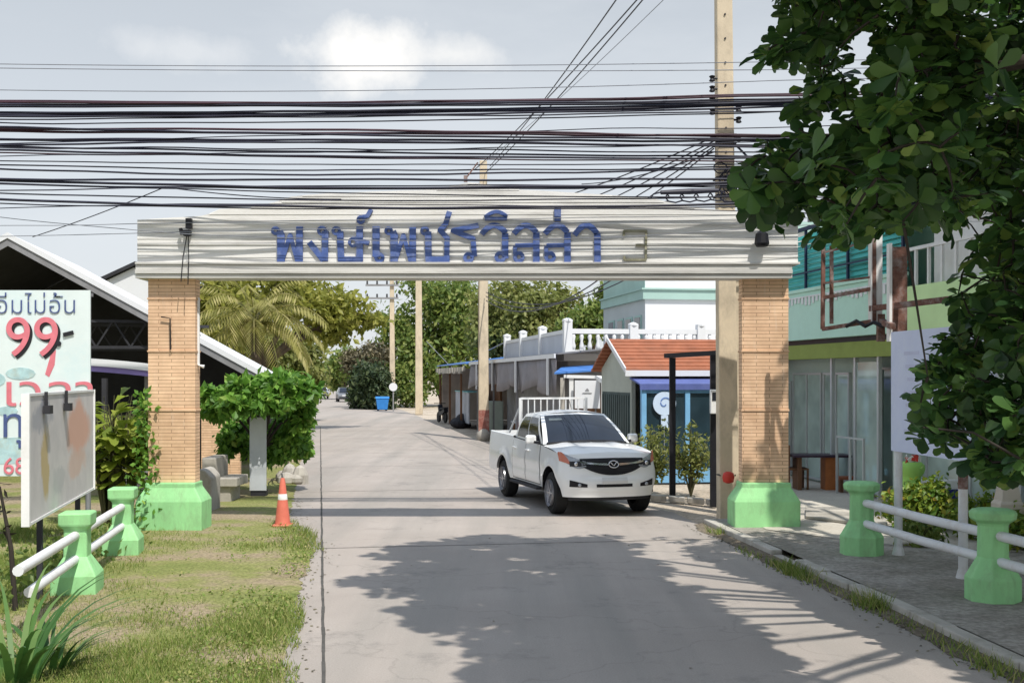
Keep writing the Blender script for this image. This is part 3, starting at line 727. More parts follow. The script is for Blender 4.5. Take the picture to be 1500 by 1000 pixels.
def tree(name, label, cat, foot, blobs, n, size, lm, tr=.18, bark=None, group=None, clumps=26, spread=.24, trunk_to=None):
    t = thing(name, label, cat, foot, 0, group)
    m = MB(); f = Vector(foot)
    c = Vector(trunk_to) if trunk_to else sum((Vector(b[:3]) for b in blobs), Vector())/len(blobs)
    fork = f.lerp(c, .55); fork.x += random.uniform(-.2, .2)
    m.tube([f-Vector((0, 0, .1)), f.lerp(fork, .5)+Vector((random.uniform(-.1, .1), 0, 0)), fork], [tr*1.25, tr, tr*.8], 8)
    for b in blobs:
        e = Vector(b[:3]); mid = fork.lerp(e, .5)+Vector((0, 0, .12*(e-fork).length))
        m.tube([fork-Vector((0, 0, .05)), mid, e], [tr*.55, tr*.38, tr*.12], 6)
        for _ in range(4):
            d = rdir(); m.tube([mid.lerp(e, random.random()), e+Vector((d.x*b[3], d.y*b[3], d.z*b[4]))*.75], [tr*.2, tr*.05], 4)
    m.build('trunk', bark or m_bark, t, world=True, smooth=True)
    m = MB(); cloud(m, blobs, n, size, clumps, spread); m.build('crown', lm, t, world=True)
    return t

# ------------------------------------------------------------------ far and middle trees
tree('leafy_tree', 'broad yellow-green tree behind the left brick pillar and palm', 'tree', (P(360, 0, 52).x-1, 52, 0),
     [B(315, 440, 52, 55, 45), B(385, 425, 53, 62, 48), B(455, 430, 54, 55, 40), B(515, 455, 55, 38, 26), B(300, 500, 52, 50, 45), B(480, 478, 55, 34, 24), B(545, 470, 56, 16, 10)], 11000, .36, L_yel, .3)
tree('leafy_tree', 'olive tree filling the gap behind the palm at the bend of the road', 'tree', (P(430, 0, 66).x-3, 66, 0),
     [B(420, 520, 66, 45, 45), B(450, 545, 66, 30, 38), B(380, 535, 66, 40, 50), B(345, 530, 64, 35, 45)], 7000, .36, L_olive, .3)
pt = thing('palm_tree', 'palm with drooping straw-tinged fronds over the shelter roof', 'palm tree', (P(372, 0, 40).x, 40, 0))
c = P(372, 478, 40); m = MB(); m.tube([(c.x+.2, 40, -.1), (c.x+.1, 40, c.z*.5), (c.x, 40, c.z)], [.22, .17, .14], 9); m.build('trunk', m_bark, pt, world=True, smooth=True)
m = MB()
for k in range(36):
    a = k*2.4; el = R(74-70*(k/36)); Lf = random.uniform(2.2, 3.3); p = c.copy(); d = Vector((math.cos(a)*math.cos(el), math.sin(a)*math.cos(el), math.sin(el))); nseg = 12
    for i in range(nseg):
        q = p+d*Lf/nseg; side = d.cross(Vector((0, 0, 1))); side = side.normalized() if side.length > .01 else Vector((1, 0, 0))
        m.tube([p, q], .018, 3, False)
        for s_ in (-1, 1):
            for h in (0, .5): leaf(m, p.lerp(q, h), side*s_*.8+d*.5+Vector((0, 0, -.75)), Vector((0, 0, 1)), .62*(1-.5*abs(i/nseg-.4)), .07, .1, 1)
        p = q; d = (d+Vector((0, 0, -.17))).normalized()
m.build('frond', L_palm, pt, world=True)
tree('leafy_tree', 'tall mid green tree behind the two concrete poles and stall roof', 'tree', (P(655, 0, 100).x, 100, 0),
     [B(640, 430, 100, 48, 34), B(610, 480, 100, 42, 40), B(680, 470, 99, 50, 48), B(640, 530, 100, 60, 45), B(578, 520, 101, 32, 34), B(560, 555, 101, 20, 30)], 13000, .5, L_mid, .4)
tree('leafy_tree', 'wide yellowish tree rising behind the white balustrade', 'tree', (P(790, 0, 66).x, 66, 0),
     [B(745, 445, 66, 48, 34), B(800, 450, 66, 46, 34), B(770, 495, 66, 60, 34), B(722, 490, 66, 36, 34)], 10000, .34, L_olive, .3)
tree('leafy_tree', 'dark green tree between the balustrade and the white building', 'tree', (P(860, 0, 62).x, 62, 0),
     [B(858, 472, 62, 32, 22), B(885, 440, 62, 20, 26), B(835, 490, 62, 24, 18)], 4200, .32, L_mid, .22)
tree('overgrown_tree', 'dark bushy tree hung with brown dry creeper over the road edge', 'tree', (P(545, 0, 90).x, 90, 0),
     [B(548, 560, 90, 24, 34), B(530, 570, 92, 20, 26), B(560, 578, 89, 16, 20)], 7000, .38, L_dark, .3)
tree('overgrown_tree', 'brownish creeper-covered tree at the bend of the road', 'tree', (P(545, 0, 95).x, 95, 0),
     [B(545, 522, 95, 24, 18), B(520, 530, 96, 16, 18)], 4000, .34, L_brown, .3)
tree('leafy_tree', 'round green tree at the end of the road beside the grey car', 'tree', (P(508, 0, 130).x, 130, 0),
     [B(508, 532, 130, 22, 26), B(492, 548, 132, 12, 20)], 3500, .5, L_mid, .3)
tree('leafy_tree', 'hazy distant tree closing the view at the end of the road', 'tree', (P(468, 0, 210).x, 210, 0),
     [B(470, 545, 210, 22, 16), B(448, 540, 210, 20, 22), B(490, 552, 212, 14, 14)], 1500, 1.1, L_mid, .4)
tree('leafy_bush', 'dense bush on the left road edge before the white car', 'bush', (P(446, 0, 46).x-.3, 46, 0),
     [B(446, 590, 46, 14, 24), B(428, 580, 45, 22, 28)], 3600, .22, L_fresh, .12)
tree('leafy_bush', 'pale green bush beside the second utility pole by the blue bin', 'bush', (P(596, 0, 96).x, 96, 0),
     [B(592, 565, 96, 20, 24), B(610, 575, 95, 16, 14)], 3200, .33, L_mid, .15)
# small tree in front of the shelter
tree('small_tree', 'small bright green spreading tree in front of the shelter wall', 'tree', G(386, 724),
     [B(325, 572, 23.8, 28, 9), B(370, 564, 24.0, 34, 11), B(412, 560, 24.2, 30, 12), B(440, 572, 24.6, 20, 14), B(345, 592, 23.7, 32, 9), B(400, 588, 23.8, 30, 11), B(438, 606, 24.8, 14, 18), B(318, 600, 24.4, 16, 10), B(425, 632, 25.2, 20, 20), B(440, 655, 25.6, 12, 14)], 4600, .22, L_fresh, .07, m_barkd, None, 18, .22, P(392, 592, 24.4))
tree('small_tree', 'dark leafy shrub in the shade beneath the spreading tree', 'shrub', G(432, 690),
     [B(420, 640, 25.2, 20, 30), B(438, 636, 25.6, 14, 30), B(345, 645, 25.2, 24, 26), B(405, 660, 25, 14, 22)], 3600, .17, L_fresh, .05)
m = MB()
for k in range(10):
    c = G(428+(k-4.5)*2.6, random.uniform(704, 709)); m.ellipsoid((c.x, c.y, .1), (random.uniform(.14, .22), .18, random.uniform(.12, .36)), 8, 5)
tag(m.build('rubble_pile', m_conc), 'heap of pale stones at the foot of the shaded shrub', 'rubble')

# broad leaf plants behind the left fence
for i, (px, py, D, n, h, lab) in enumerate(((158, 728, 19.5, 46, 2.2, 'tall yellow-green broad-leaved plant right of the bleached board'), (186, 735, 19.7, 44, 2.05, 'yellow-green broad-leaved plant against the left brick pillar'))):
    o = Vector((P(px, 0, D).x, D, 0)); t = thing('broad_leaf_plant', lab, 'plant', o, 0, 'broad-leaved plants behind the left fence')
    m = MB(); m2 = MB()
    for k in range(n):
        a = random.uniform(0, 6.28); hh = random.uniform(.5, 1.0)*h; q = o+Vector((math.cos(a)*.22*hh, math.sin(a)*.2*hh, hh))
        m.tube([o+Vector((math.cos(a)*.05, math.sin(a)*.05, 0)), o.lerp(q, .55)+Vector((0, 0, .1)), q], [.022, .016, .008], 5)
        for _ in range(5): leaf(m2, q.lerp(o, random.uniform(0, .35)), Vector((math.cos(a)+random.uniform(-.7, .7), math.sin(a)+random.uniform(-.7, .7), random.uniform(-.4, .7))), Vector((0, 0, 1)), random.uniform(.4, .7), random.uniform(.12, .2), .3)
    m.build('stem', m_twig, t, world=True); m2.build('foliage', L_ban, t, world=True)
m = MB()
for k in range(340):
    z = random.uniform(0, 2.3); x = P(214, 0, 18.7).x+random.gauss(-.03, .06+.03*(2.3-z)); leaf(m, Vector((x, 18.7+random.gauss(0, .12), z)), rdir(), rdir(), .11, .08, .2, 1)
tag(m.build('climbing_vine', L_fresh), 'thin green creeper climbing the left edge of the brick pillar', 'vine')
# fence-side undergrowth on the left
m = MB()
for k in range(1500):
    s_ = random.random(); p = Vector((-5.15-.5*s_+random.gauss(-.45, .25), 12+6*s_, random.uniform(0, .55)*random.random()+.02))
    leaf(m, p, rdir()+Vector((0, 0, .3)), rdir(), random.uniform(.06, .14), .06, .3, 1)
m.build('undergrowth', L_mid, kind='stuff')

# ------------------------------------------------------------------ grass on the verge
m = MB(); cnt_ = 0
while cnt_ < 44000:
    D = 8.6+(random.random()**1.5)*11.5
    xe = verge_edge(D); xmin = -.45*D-.4
    x = random.uniform(max(xmin, -8), xe+.12)
    w = noise.noise((x*.55+3, D*.45, 2))+.5*noise.noise((x*1.7, D*1.5, 5))
    pat = math.exp(-((x+4.05)/.95)**2-((D-15.0)/2.2)**2)   # worn bare patch by the fence
    if random.random() > .62+1.35*w-1.5*pat: continue
    h = random.uniform(.025, .075)*(1.15+.7*w)*(1.6 if x < -.33*D-.9 else 1)*(1.5 if abs(D-18.3) < .5 else 1)
    a = random.uniform(0, 6.28); b_ = Vector((math.cos(a), math.sin(a), 0)); l_ = rdir()*h*.75
    p = Vector((x, D, .02)); m.add([p-b_*.006, p+b_*.006, p+Vector((l_.x, l_.y, h))], [(0, 1, 2)]); cnt_ += 1
m.build('grass', L_grass, kind='stuff')
m = MB()   # dry creeping weeds and clover on the verge
for k in range(5200):
    D = 8.7+random.random()**1.4*10.5; xe = verge_edge(D); x = xe-abs(random.gauss(0, .9))+.05
    if noise.noise((x*1.3, D*1.1, 9)) < .02: continue
    leaf(m, Vector((x, D, random.uniform(.03, .08))), rdir(), Vector((0, 0, 1))+rdir()*.5, random.uniform(.02, .05), .03, .2, 1)
m.build('low_weeds', L_grass, kind='stuff')
# tall bladed plants in the near left corner
for i, (px, py, n, lab) in enumerate(((22, 1010, 46, 'tall bladed plant in the near left corner of the verge'), (70, 985, 24, 'shorter clump of arching blades right of the corner plant'))):
    o = G(px, py); t = thing('bladed_plant', lab, 'plant', o, 0, 'bladed plants on the near verge')
    m = MB(); hh = 1.5 if i == 0 else .8
    for k in range(n):
        a = random.uniform(0, 6.28); L = random.uniform(.5, 1)*hh; p = o+Vector((math.cos(a)*.16, math.sin(a)*.16, 0)); d = Vector((math.cos(a)*.35, math.sin(a)*.35, 1)).normalized(); w = random.uniform(.018, .034); rows = []
        s_ = Vector((-math.sin(a), math.cos(a), 0)).normalized()
        for j in range(7):
            ww = w*(1-(j/6)**2)+.001; rows.append([p-s_*ww, p+s_*ww]); p = p+d*L/6; d = (d+Vector((math.cos(a)*.22, math.sin(a)*.22, -.14))).normalized()
        m.grid(rows)
    m.build('blades', L_blade, t, world=True)
m = MB(); a = G(30, 900); m.tube([(a.x-.05, a.y, 0), (a.x-.1, a.y, .7), (a.x-.22, a.y, 1.35)], [.03, .025, .012], 6)
for k in range(16): leaf(m, Vector((a.x-.12-.1*random.random(), a.y, random.uniform(.7, 1.4))), rdir(), rdir(), .12, .06, .2, 1)
tag(m.build('dead_sapling', m_barkd), 'dark bare sapling stem below the bleached board', 'sapling')
# weeds along the right kerb
m = MB()
for (px, py, n, sx, hh) in ((1165, 842, 260, .32, .22), (1145, 832, 120, .2, .14), (1275, 890, 150, .14, .26), (1050, 782, 80, .15, .18), (1230, 868, 120, .5, .1), (1330, 915, 140, .5, .1), (1420, 960, 160, .4, .14), (1100, 812, 60, .3, .09), (1460, 985, 120, .25, .16)):
    c = G(px, py)
    for k in range(n):
        a = random.uniform(0, 6.28); u = random.gauss(0, sx); p = c+Vector((.112*-u+random.gauss(0, .07), u, 0)); h = random.uniform(.4, 1)*hh; l_ = rdir()*h*.8; b_ = Vector((math.cos(a), math.sin(a), 0))*.008
        m.add([p-b_, p+b_, p+Vector((l_.x, l_.y, h))], [(0, 1, 2)])
m.build('kerb_weeds', L_grass, kind='stuff')
m = MB()   # earth and litter gathered in the gutter
for k in range(900):
    u = random.random(); i = min(len(kerb)-2, 1+int(u*(len(kerb)-2))); p = kerb[i].lerp(kerb[i+1], random.random())+Vector((-abs(random.gauss(0, .16)), 0, .006))
    m.cur = k % 2; leaf(m, p, rdir()*Vector((1, 1, .15)), Vector((0, 0, 1))+rdir()*.4, random.uniform(.02, .07), .03, .3, 1)
for k in range(260):
    D = random.uniform(9, 24); x = verge_edge(D)+abs(random.gauss(0, .16)) if k % 12 else random.uniform(-2.2, 2.8); m.cur = 0
    leaf(m, Vector((x, D, .006)), rdir()*Vector((1, 1, .1)), Vector((0, 0, 1))+rdir()*.3, random.uniform(.02, .06), .03, .3, 1)
m.build('gutter_litter', [L_brown, m_joint], kind='stuff')
m = MB()
rows = []
for i in range(40):
    u = i/39; k = u*(len(kerb)-1); j = min(len(kerb)-2, int(k)); p = kerb[j].lerp(kerb[j+1], k-j); w = .22+.18*noise.noise((i*.45, 0, 3))
    rows.append([Vector((p.x-w, p.y, .0045)), Vector((p.x+.01, p.y, .03))])
m.grid(rows); m.build('gutter_soil', groundmat('gutter_earth', [(.3, (.12, .10, .075)), (.6, (.21, .175, .13)), (.8, (.30, .26, .2))], 1.5, 20, .3, .7), kind='structure')

# shrubs by the blue kiosk, hedge on the right
for px, D, h, n, lab in ((952, 25.2, 1.45, 900, 'loose dusty shrub in front of the blue kiosk glass beside the pickup'), (1012, 24.4, 1.6, 960, 'loose dusty shrub between the two black frame posts')):
    o = Vector((P(px, 0, D).x, D, 0)); t = thing('loose_shrub', lab, 'shrub', o)
    m = MB(); m2 = MB()
    for k in range(16):
        a = random.uniform(0, 6.28); q = o+Vector((math.cos(a)*random.uniform(.1, .55), math.sin(a)*.35, random.uniform(.5, 1)*h)); m.tube([o, o.lerp(q, .5)+Vector((0, 0, .15)), q], [.02, .013, .005], 4)
        for _ in range(n//16): p = o.lerp(q, random.uniform(.4, 1))+rdir()*.14; leaf(m2, p, rdir(), rdir(), random.uniform(.08, .15), .055, .2, 1)
    m.build('stem', m_twig, t, world=True); m2.build('foliage', L_olive, t, world=True)
for px, py, D, rx, h, n, lab in ((1352, 0, 18.2, .55, .72, 1500, 'clipped yellow-green hedge behind the white rails and sign poles'), (1445, 0, 17.2, .5, .62, 1100, 'hedge bush behind the second shaded fence post'), (1345, 0, 16.6, .3, .35, 600, 'low dark ground shrub beneath the yellow-green hedge'), (1510, 0, 16.2, .5, .6, 900, 'hedge bush with orange tips at the right edge')):
    o = Vector((P(px, 0, D).x, D, .1)); t = thing('hedge_bush', lab, 'hedge', o)
    m = MB()
    for k in range(8): m.tube([o, o+Vector((random.uniform(-rx, rx)*.7, random.uniform(-.3, .3), h*.8))], [.015, .005], 4)
    m.build('stem', m_twig, t, world=True)
    m = MB(); cloud(m, [(o.x-rx*.5, o.y, .1+h*.55, rx*.62, h*.5), (o.x+rx*.5, o.y, .1+h*.55, rx*.62, h*.5), (o.x, o.y-.1, .1+h*.6, rx*.6, h*.5)], n, .11, 30, .2, 1, .6)
    m.build('foliage', L_hedge if h > .5 else L_mid, t, world=True)

# ------------------------------------------------------------------ near almond tree on the right
poly = [(1150, -60), (1145, 0), (1135, 28), (1112, 70), (1112, 92), (1160, 92), (1186, 118), (1150, 150), (1150, 178), (1186, 172), (1160, 196), (1118, 205), (1098, 235), (1086, 262), (1088, 308), (1112, 330), (1150, 318), (1200, 345), (1232, 335), (1270, 350), (1300, 325), (1322, 350), (1350, 330), (1390, 400), (1402, 455), (1345, 520), (1338, 590), (1328, 632), (1372, 655), (1408, 640), (1440, 690), (1470, 712), (1500, 690), (1750, 720), (1900, 500), (1900, -60)]
def inside(p, pg):
    c = False
    for (x0, y0), (x1, y1) in zip(pg, pg[1:]+pg[:1]):
        if (y0 > p[1]) != (y1 > p[1]) and p[0] < (x1-x0)*(p[1]-y0)/(y1-y0)+x0: c = not c
    return c
holes = [(1258, 68, 20), (1272, 85, 14), (1262, 118, 12), (1352, 345, 20), (1375, 375, 26), (1290, 352, 12), (1215, 180, 10), (1405, 355, 14), (1440, 320, 8), (1468, 545, 9), (1210, 168, 8), (1432, 395, 10)]
band = [(880, 782), (985, 802), (1110, 850), (1440, 1010), (1400, 1090), (1180, 990), (1030, 890), (940, 830)]
ros = []
tries = 0
while len(ros) < 1450 and tries < 120000:
    tries += 1
    px, py = random.uniform(1080, 1720), random.uniform(-60, 720)
    if not inside((px, py), poly) or not inside((px-16, py+4), poly) and random.random() < .65: continue
    if any((px-a)**2+(py-b)**2 < (r+13)**2 for a, b, r in holes): continue
    if px > 1520 and random.random() < .6: continue
    D = random.uniform(9.6, 12.6) if px < 1300 else random.uniform(8.6, 12.4)
    if py > 480: D = random.uniform(9.2, 11.2)
    for _ in range(10):
        p = P(px, py, D); q = p-Vector((SUN.x, SUN.y, SUN.z))*(p.z/SUN.z)
        if q.y < 1 or not inside((750+q.x/q.y*F, HY+F*CH/q.y), band): break
        D = random.uniform(8.2, 14.2) if py < 480 else random.uniform(8.6, 12.4)
    else:
        if random.random() < .8: continue
    ros.append(p)
vis = len(ros)
# crown above the frame: the boughs over the lane, placed where the sun must be stopped to give the patch of shade on the road
def up(gp, z): return gp+Vector((SUN.x/SUN.z*z, SUN.y/SUN.z*z, z))
def inframe(p):
    if p.y < .5: return False
    x, y = 750+p.x/p.y*F, HY-(p.z-CH)/p.y*F
    return -60 < x < 1560 and -85 < y < 1060
shade = [(485, 838), (520, 848), (575, 838), (560, 812), (600, 795), (700, 784), (800, 788), (895, 784), (945, 822), (1030, 882), (1180, 1000), (1250, 1060), (1250, 1150), (800, 1150), (690, 1000), (690, 950), (640, 925), (590, 890), (640, 872), (560, 868)]
spots = [(790, 968, 24), (745, 985, 18), (1010, 955, 22), (1130, 985, 26), (1000, 985, 30)]
shade2 = [(1060, 796), (1120, 800), (1180, 795), (1260, 815), (1330, 790), (1420, 800), (1600, 860), (1700, 1100), (1590, 1100), (1515, 1040), (1415, 985), (1222, 872), (1110, 820)]
def addshade(pg, n, zr, hole=()):
    k = 0; t_ = 0; xs = [p[0] for p in pg]; ys = [p[1] for p in pg]
    while k < n and t_ < 40000:
        t_ += 1
        # uniform on the ground rather than in the picture
        D = random.uniform(F*CH/(max(ys)-HY), F*CH/(min(ys)-HY)); x = random.uniform(-6, 9)
        px, py = 750+x/D*F, HY+F*CH/D
        if not inside((px, py), pg): continue
        if any((px-a)**2+((py-b)*1.6)**2 < r*r for a, b, r in hole): continue
        p = up(Vector((x, D, 0)), random.uniform(*zr))
        if inframe(p): continue
        ros.append(p); k += 1
addshade(shade, 1000, (6.2, 9.6), spots)
addshade(shade2, 760, (5.2, 9.5))
addshade([(1040, 700), (1180, 690), (1190, 780), (1060, 775)], 40, (8.6, 10.5))
al = thing('almond_tree', 'big dark broad-leaved tree reaching over the pavement and gate from the right', 'tree', (7.9, 8.6, .1))
base = Vector((7.9, 8.6, 0)); topp = Vector((7.4, 9.0, 2.7)); topq = Vector((7.1, 9.2, 5.6))
m = MB(); m.tube([base, base+Vector((-.05, .1, 1.6)), topp, topp.lerp(topq, .5)+Vector((.08, 0, 0)), topq], [.34, .27, .24, .2, .16], 12)
# limbs by greedy clustering of the leaf rosettes
seeds = [random.choice(ros)]
while len(seeds) < 26: seeds.append(max(random.sample(ros, 200), key=lambda p: min((p-q).length for q in seeds)))
groups = [[] for _ in seeds]
for p in ros: groups[min(range(len(seeds)), key=lambda i: (p-seeds[i]).length)].append(p)
limbpts = []
for gq in groups:
    if not gq: continue
    c = sum(gq, Vector())/len(gq); low_ = c.y > 1 and HY-(c.z-CH)/c.y*F > 430; tq = topp if low_ else topq; mid = tq.lerp(c, .5)+Vector((0, 0, .35)); pts = []
    for i in range(9):
        u = i/8; q = tq*(1-u)**2+mid*2*u*(1-u)+c*u*u; q += Vector((noise.noise((q.x, q.y, 1)), noise.noise((q.y, q.z, 2)), noise.noise((q.z, q.x, 3))))*.18*u; pts.append(q)
    m.tube(pts, [.10*(1-i/8)+.018 for i in range(9)], 7)
    # twigs grow from the limb to the nearest rosette, then on from rosette to rosette
    best = {k: min(((q-p).length, q) for q in pts[4:]) if False else min(((q-p).length, i_, q) for i_, q in enumerate(pts[4:])) for k, p in enumerate(gq)}
    while best:
        k = min(best, key=lambda a: best[a][0]); d_, _, q = best.pop(k); p = gq[k]
        if d_ > .05: m.tube([q, q.lerp(p, .5)+rdir()*.06*d_+Vector((0, 0, .05*d_)), p], [.013, .010, .006], 4, False)
        for k2 in best:
            l_ = (gq[k2]-p).length
            if l_ < best[k2][0]: best[k2] = (l_, 99, p)
m.build('trunk', m_barkd, al, world=True, smooth=True)
m = MB()
for i, p in enumerate(ros):
    ax = (rdir()*.55+Vector((0, 0, 1)) if random.random() < .75 else rdir()).normalized(); u = ax.orthogonal().normalized(); w = ax.cross(u)
    n = random.randint(6, 9); ph = random.uniform(0, 6.28); sc = random.uniform(.13, .26) if i < vis else random.uniform(.28, .42)
    for k in range(n):
        a = ph+6.283*k/n+random.uniform(-.25, .25); d = u*math.cos(a)+w*math.sin(a)+ax*random.uniform(-.45, .4)+Vector((0, 0, -.25))
        leaf(m, p+ax*random.uniform(-.05, .03), d, ax+rdir()*.3, sc*random.uniform(.75, 1.1), sc*random.uniform(.5, .62), .22)
m.build('crown', L_near, al, world=True, smooth=True)

# ------------------------------------------------------------------ utility poles
def sqpole(m, base, top, w0, w1):
    m.add([base+Vector((a*w0/2, b*w0/2, 0)) for a, b in ((-1, -1), (1, -1), (1, 1), (-1, 1))]+[top+Vector((a*w1/2, b*w1/2, 0)) for a, b in ((-1, -1), (1, -1), (1, 1), (-1, 1))],
          [(0, 1, 5, 4), (1, 2, 6, 5), (2, 3, 7, 6), (3, 0, 4, 7), (4, 5, 6, 7), (3, 2, 1, 0)])
PD = 20.4
pb = P(1066, 740, PD); pb.z = 0; ptp = P(1058, -170, PD)
up1 = thing('utility_pole', 'tall square concrete pole rising behind the right end of the beam', 'utility pole', pb)
m = MB(); sqpole(m, pb, ptp, .34, .26); m.build('shaft', m_pole, up1, world=True, bevel=.02)
def onpole(py): return pb.lerp(ptp, (pb.z-P(0, py, PD).z)/(pb.z-ptp.z))
for dx, py in ((-1, 118), (-1, 133), (-1, 150), (-1, 166), (1, 162), (1, 178), (-1, 205), (1, 205)):
    m = MB(); q = onpole(py)+Vector((dx*.2, -.12, 0)); m.tube([q-Vector((dx*.1, 0, 0)), q+Vector((dx*.03, 0, 0))], .02, 6); m.lathe([(.03, -.055), (.055, -.04), (.03, 0), (.055, .04), (.03, .055)], 10, q+Vector((dx*.03, 0, 0))); m.build('insulator', m_black, up1, world=True)
m = MB()
for py in (25, 60, 95, 128, 190, 225): q = onpole(py); m.tube([q+Vector((.0, -.16, 0)), q+Vector((.0, -.10, 0))], .018, 6)
for py in (200, 212, 232, 262, 288): q = onpole(py); m.box(q, (.36, .36, .03))
m.build('pole_band', m_darkgrey, up1, world=True)
m = MB()
for py in (258, 272, 284):
    for k in range(3):
        c = onpole(py)+Vector((random.uniform(-.12, .12), -.19-.03*k, random.uniform(-.1, .1))); r = random.uniform(.12, .2); m.tube([c+Vector((math.cos(i*.7)*r, -.01*i, math.sin(i*.7)*r*.8)) for i in range(10)], .012, 5, False)
m.build('cable_coil', m_cable, up1, world=True)
sb = Vector((P(1080, 0, 21.2).x, 21.2, 0)); up2 = thing('support_pole', 'shorter pale concrete pole standing close beside the tall square pole', 'utility pole', sb)
m = MB(); sqpole(m, sb, Vector((P(1076, 0, 21.2).x, 21.2, 5.2)), .24, .22); m.build('shaft', m_pole, up2, world=True, bevel=.015)
m = MB(); m.box((sb.x, 21.2, 5.21), (.26, .26, .03)); m.build('pole_cap', m_darkgrey, up2, world=True)
m = MB(); c = P(1067, 699, 20.0); m.lathe([(.03, -.10), (.09, -.075), (.105, 0), (.09, .075), (.04, .10)], 14, c); rb = tag(m.build('red_pot', m_red, smooth=True), 'small round red pot tied low on the tall concrete pole', 'pot')
m = MB(); m.tube([c+Vector((-.13, .05, .03)), c+Vector((-.16, .25, .03)), c+Vector((.16, .25, .03)), c+Vector((.13, .05, .03))], .012, 5); m.build('tie_wire', m_black, rb)

def roadpole(px, ytop, D, w, lab, arms=(), paint=False):
    b = Vector((P(px, 0, D).x, D, 0)); t = thing('utility_pole', lab, 'utility pole', b)
    top = P(px-1, ytop, D)
    m = MB(); sqpole(m, b, top, w, w*.72); m.build('shaft', m_pole, t, world=True, bevel=.02)
    for py, hw in arms:
        m = MB(); z = P(0, py, D).z; m.box((b.x-hw*.62, D-w*.6, z), (hw*2, .12, .14)); m.build('cross_arm', m_grey, t, world=True)
        for k in (-.9, -.3, .3, .9):
            m = MB(); m.lathe([(.05, 0), (.09, .06), (.05, .14), (.08, .2), (.04, .28)], 8, (b.x-hw*.62+k*hw, D-w*.6, z+.07)); m.build('insulator', m_darkgrey, t, world=True)
    if paint:
        m = MB(); m.box((b.x, D, .75), (w*1.03, w*1.03, .9)); m.build('painted_band', M('flaking_red_paint', (.30, .11, .085), .8, .3, 4, dirt=(.45, .38, .32), damt=.7, dscale=4), t, world=True)
        m = MB(); m.ellipsoid((b.x, D-.05, .2), (.3, .3, .32)); m.build('whitewashed_foot', m_conc, t, world=True, smooth=True)
    return b, top
bA, tA = roadpole(709, 236, 46, .40, 'concrete pole with a flaking red base at the stall front', (), True)
m = MB(); b = Vector((P(703.5, 0, 46.3).x, 46.3, 0)); sqpole(m, b, b+Vector((0, 0, 6.6)), .17, .16); tag(m.build('slim_post', m_pole), 'slim concrete post strapped alongside the red-based stall pole', 'post')
bB, tB = roadpole(614, 330, 78, .48, 'plain concrete pole at the far end of the stall, before the green trees')
bC, tC = roadpole(575, 395, 92, .42, 'farther concrete pole with two cross-arms beside the brown creeper', ((418, 1.3), (437, 1.3)))
# guy lines
for a, b in ((P(625, 500, 78), P(668, 545, 74)), (P(705, 518, 60), P(742, 500, 50))):
    m = MB(); m.tube([a, b], .025, 4); tag(m.build('guy_wire', m_cable3), 'pale stay wire slanting across the green trees over the stall roof', 'wire', 'stay wires over the stall')

# ------------------------------------------------------------------ overhead cables
def lag(xs, ys, x):
    s_ = 0
    for i, xi in enumerate(xs):
        t_ = ys[i]
        for j, xj in enumerate(xs):
            if i != j: t_ *= (x-xj)/(xi-xj)
        s_ += t_
    return s_
def cable(ys, r, D, mt, lab, grp, wob=0.0):
    m = MB(); pts = []
    sd = random.uniform(0, 50)
    for k in range(41):
        px = -260+k*48.0; y = lag((0, 520, 1058), ys, min(px, 1150))
        if px > 1150: y -= (px-1150)*.02
        pts.append(P(px, y+wob*noise.noise((px*.006, sd, 0)), D+.1*noise.noise((px*.003, sd, 5))))
    m.tube(pts, r*1.3, 5); tag(m.build('cable', mt), lab, 'cable', grp)
gA = ('fine grey power line high above the black cable bundles', 'high thin power lines')
gB = ('thick black cable in the topmost dense bundle above the gate', 'topmost cable bundle')
gC = ('black cable in the middle band of cables above the gate', 'middle band of cables')
gD = ('low black cable running just above or across the top of the beam', 'low cables at the gate beam')
gE = ('thin pale wire drooping across the sky left of the beam', 'pale drooping wires')
for ys in ((94, 97, 92), (100, 104, 103), (132, 133, 121)): cable(ys, .006, 19.9, m_cable3, *gA)
for ys, r, mt in (((148, 149, 140), .014, m_cable2), ((150, 151, 143), .014, m_cable2), ((153, 153, 147), .015, m_cable), ((156, 155, 150), .016, m_cable), ((165, 163, 152), .017, m_cable), ((168, 166, 155), .02, m_cable), ((171, 169, 158), .014, m_cable), ((175, 171, 165), .010, m_cable)):
    cable(ys, r, 19.95+random.uniform(-.08, .08), mt, *gB, 2.0)
for ys, r, mt in (((180, 178, 166), .009, m_cable), ((189, 192, 198), .016, m_cable2), ((192, 195, 200), .018, m_cable2), ((186, 198, 203), .015, m_cable), ((203, 206, 206), .016, m_cable), ((205, 209, 213), .012, m_cable), ((212, 208, 214), .014, m_cable), ((216, 219, 222), .010, m_cable), ((214, 224, 228), .013, m_cable), ((220, 229, 231), .015, m_cable), ((224, 231, 236), .010, m_cable2), ((229, 222, 210), .007, m_cable), ((236, 241, 240), .008, m_cable), ((243, 250, 244), .010, m_cable), ((248, 256, 247), .013, m_cable), ((210, 196, 188), .007, m_cable)):
    cable(ys, r, 19.95+random.uniform(-.1, .1), mt, *gC, 3.0)
for ys, r, D in (((262, 263, 262), .014, 18.2), ((264, 275, 268), .016, 18.2), ((269, 277, 271), .012, 18.25), ((279, 272, 274), .008, 18.25), ((292, 304, 299), .016, 18.2), ((298, 306, 303), .008, 18.25), ((283, 293, 288), .009, 18.3), ((305, 299, 309), .006, 18.3), ((268, 283, 290), .008, 18.28)):
    cable(ys, r, D, m_cable, *gD, 2.0)
for ys, D in (((331, 323, 316), 18.3), ((346, 334, 322), 18.35), ((318, 352, 338), 18.32)): cable(ys, .0045, D, m_cable3, *gE, 2.0)
